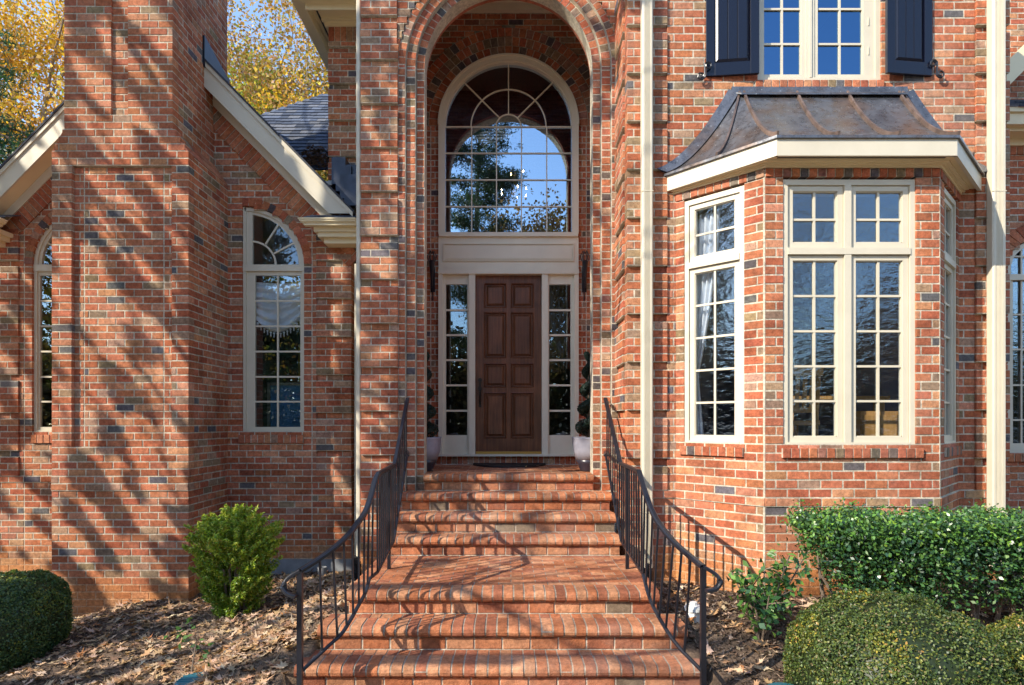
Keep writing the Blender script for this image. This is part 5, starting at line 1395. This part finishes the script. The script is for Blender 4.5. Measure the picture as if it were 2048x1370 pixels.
# trees behind the camera: they shade the chimney side and are mirrored in the windows
conifer('pine_tree', 'tall dark pine mirrored in the arched window', -1.9, -20, 22.5, 3.0, 9, G2, ((.035, .07, .02), (.05, .09, .03), (.03, .05, .025)), n=42000, ls=.26, pine=True, z0=.28, gaps=.3, tr=.32)
conifer('cedar_tree', 'bushy cedar mirrored in the tall left windows', -13.5, -17, 15, 4, 14, G2, n=40000, ls=.26, z0=.05)
tree('autumn_tree', 'slender brown-leaved tree mirrored beside the pine', 3.2, -19, 15.0, 3, BRN, 12000, .22, 31, G2, .16, bare=.25, clump=.5)
tree('autumn_tree', 'rusty oak mirrored low in the arched window', .8, -24, 14, 4, BRN+ORG[:1], 14000, .2, 32, G2, .2, bare=.1, clump=.6)
for i, (x, y, h, c, lb) in enumerate([(-9, -26, 15, YEL, 'yellow tree mirrored in the left windows'), (9, -26, 16, BRN, 'brown tree mirrored in the bay windows'), (13, -29, 11, BRN+GRN, 'half-green tree mirrored in the wide bay panes'), (26, -27, 13, BRN, 'large bare-topped oak mirrored at the far right')]):
    tree('autumn_tree', lb, x, y, h, 5, c, 8000, .20, 50+i, G2, .24, bare=.15, clump=.7)

woods('woods', 'brown autumn woods far off to the left of the drive', 60000, -80, -48, -32, 6, 6, lambda x: 12+1.6*np.sin(x*.23), [(.16, .10, .05), (.10, .10, .04), (.22, .13, .06), (.06, .07, .03)], .6)
woods('woods', 'brown and dull green autumn woods across the drive', 120000, -75, 75, -44, -31, 5, lambda x: 10.5+2.5*(x < -2)-4*np.exp(-((x-20)/9)**2)+1.6*np.sin(x*.23)+1.2*np.sin(x*.71+2), [(.16, .10, .05), (.10, .10, .04), (.22, .13, .06), (.06, .07, .03), (.30, .20, .07)], .55)

tree('bare_tree', 'nearly bare tree whose branches are mirrored in the bay panes', 14.5, -20, 17, 5, BRN+YEL, 2600, .16, 91, G2, .2, bare=.3, clump=.4)
t1 = tree('shade_tree', 'large oak beside the drive that dapples the chimney with shade', -9.6, 2.0, 15.0, 6, YEL+BRN, 10, .2, 77, G2, .30, bare=.10, clump=.28, levels=3)
for c_ in list(t1.children):
    if c_.name.startswith('crown'): bpy.data.objects.remove(c_)
def shade_crown(parent, n, seed):  # leaves kept only where their shadows form streaks on the house
    R = np.random.default_rng(seed); y = R.uniform(.6, 4.2, n); xl = R.uniform(-9, 2.6, n); zl = R.uniform(-2.8, 7, n)
    p = xl*.72+zl*.70; q = xl*.70-zl*.72
    m = np.sin(p*14.5+1.6*np.sin(q*1.9)+.8*np.sin(q*4.6+p*2))+.45*np.sin(p*5.3+3.6+1.4*np.sin(q*1.3+1))+.85*np.sin(q*4.4+p*3.1+.5)+.45*np.sin(q*9+p*4)+.45*np.sin(p*29+q*3)
    thr = np.where(xl < -3.3, .34+.45*np.exp(-((zl-.9)/1.3)**2)*(xl > -5.6), np.where(xl < -1.2, .25, np.where(xl < 1.1, 1.0+.25*(zl < 1), np.where((zl > 3.4) & (xl < 2.5), .1, 9)))); thr = np.where((zl < -1.3) & (xl < -1.2), .35, thr)
    k = (m+R.normal(0, .10, n) > thr) & (xl-(6.6-y)*1.455 < -.95*y-.4); y, xl, zl = y[k], xl[k], zl[k]
    Cn = np.stack([xl-(6.6-y)*math.tan(math.radians(55.5)), y, zl+(6.6-y)/math.cos(math.radians(55.5))*math.tan(math.radians(32))], 1)
    c = np.array(YEL+BRN+GRN)[R.integers(0, 14, len(y))]; leaves('crown', Cn, R.normal(size=(len(y), 3)), .085, .06, c, M['tree'], parent)
    mb = MB()
    for i in range(170):  # unattached twigs, added to cast thin line shadows on the wall
        xa = R.uniform(-7.6, -.9); za = R.uniform(-1.5, 6.5); yy = R.uniform(1.0, 3.2); L = R.uniform(.5, 2.2); an = R.normal(-.85, .35); pts = []
        for j in range(5):
            xx = xa+L*j/4*math.cos(an); zz = za+L*j/4*math.sin(an)+.07*math.sin(j*1.7+i); y2 = yy+.12*j; X_ = xx-(6.6-y2)*1.455
            pts.append((X_, y2, zz+(6.6-y2)*1.103))
        if max(p[0]+.95*p[1] for p in pts) < -.4: r0 = R.uniform(.006, .022); tube(mb, pts, [r0, r0*.9, r0*.75, r0*.6, r0*.35], 5, (.2, .15, .12))
    mb.build('branches', M['bark'], parent)
shade_crown(t1, 240000, 12)

# ================================================================== LIGHT, SKY, CAMERA
AZ, ELV = math.radians(55.5), math.radians(32)
Ldir = Vector((math.sin(AZ)*math.cos(ELV), math.cos(AZ)*math.cos(ELV), -math.sin(ELV)))
sd = bpy.data.lights.new('sun', 'SUN'); sd.energy = 2.8; sd.angle = math.radians(.4); sd.color = (1, .91, .77)
so_ = bpy.data.objects.new('sun', sd); C.objects.link(so_); so_.rotation_euler = Ldir.to_track_quat('-Z', 'Y').to_euler(); so_.location = (-20, -10, 20)
wd = bpy.data.worlds.new('World'); bpy.context.scene.world = wd; wd.use_nodes = True; nt = wd.node_tree; nt.nodes.clear()
sk = nt.nodes.new('ShaderNodeTexSky'); sk.sky_type = 'NISHITA'; sk.sun_disc = False; sk.sun_elevation = ELV
S = -Ldir; sk.sun_rotation = math.atan2(S.x, S.y); sk.air_density = 1.0; sk.dust_density = .3; sk.ozone_density = 1.6
bg = nt.nodes.new('ShaderNodeBackground'); bg.inputs[1].default_value = .15; ow = nt.nodes.new('ShaderNodeOutputWorld')
nt.links.new(sk.outputs[0], bg.inputs[0]); nt.links.new(bg.outputs[0], ow.inputs[0])
cam = bpy.data.cameras.new('camera'); co_ = bpy.data.objects.new('camera', cam); C.objects.link(co_)
co_.location = (0, 0, 0); co_.rotation_euler = (PI/2, 0, 0); cam.sensor_width = 36; cam.lens = F/2048*36
cam.shift_x = (1024-1017)/2048; cam.shift_y = (845-685)/2048; cam.clip_end = 2000; cam.clip_start = .05
sc = bpy.context.scene; sc.camera = co_
vs_ = sc.view_settings; vs_.view_transform = 'Standard'; vs_.look = 'None'; vs_.exposure = 1.42; vs_.gamma = 1
sc.cycles.max_bounces = 8; sc.cycles.transparent_max_bounces = 16; sc.cycles.glossy_bounces = 4; sc.cycles.caustics_reflective = False; sc.cycles.caustics_refractive = False
sc.cycles.sample_clamp_indirect = 4
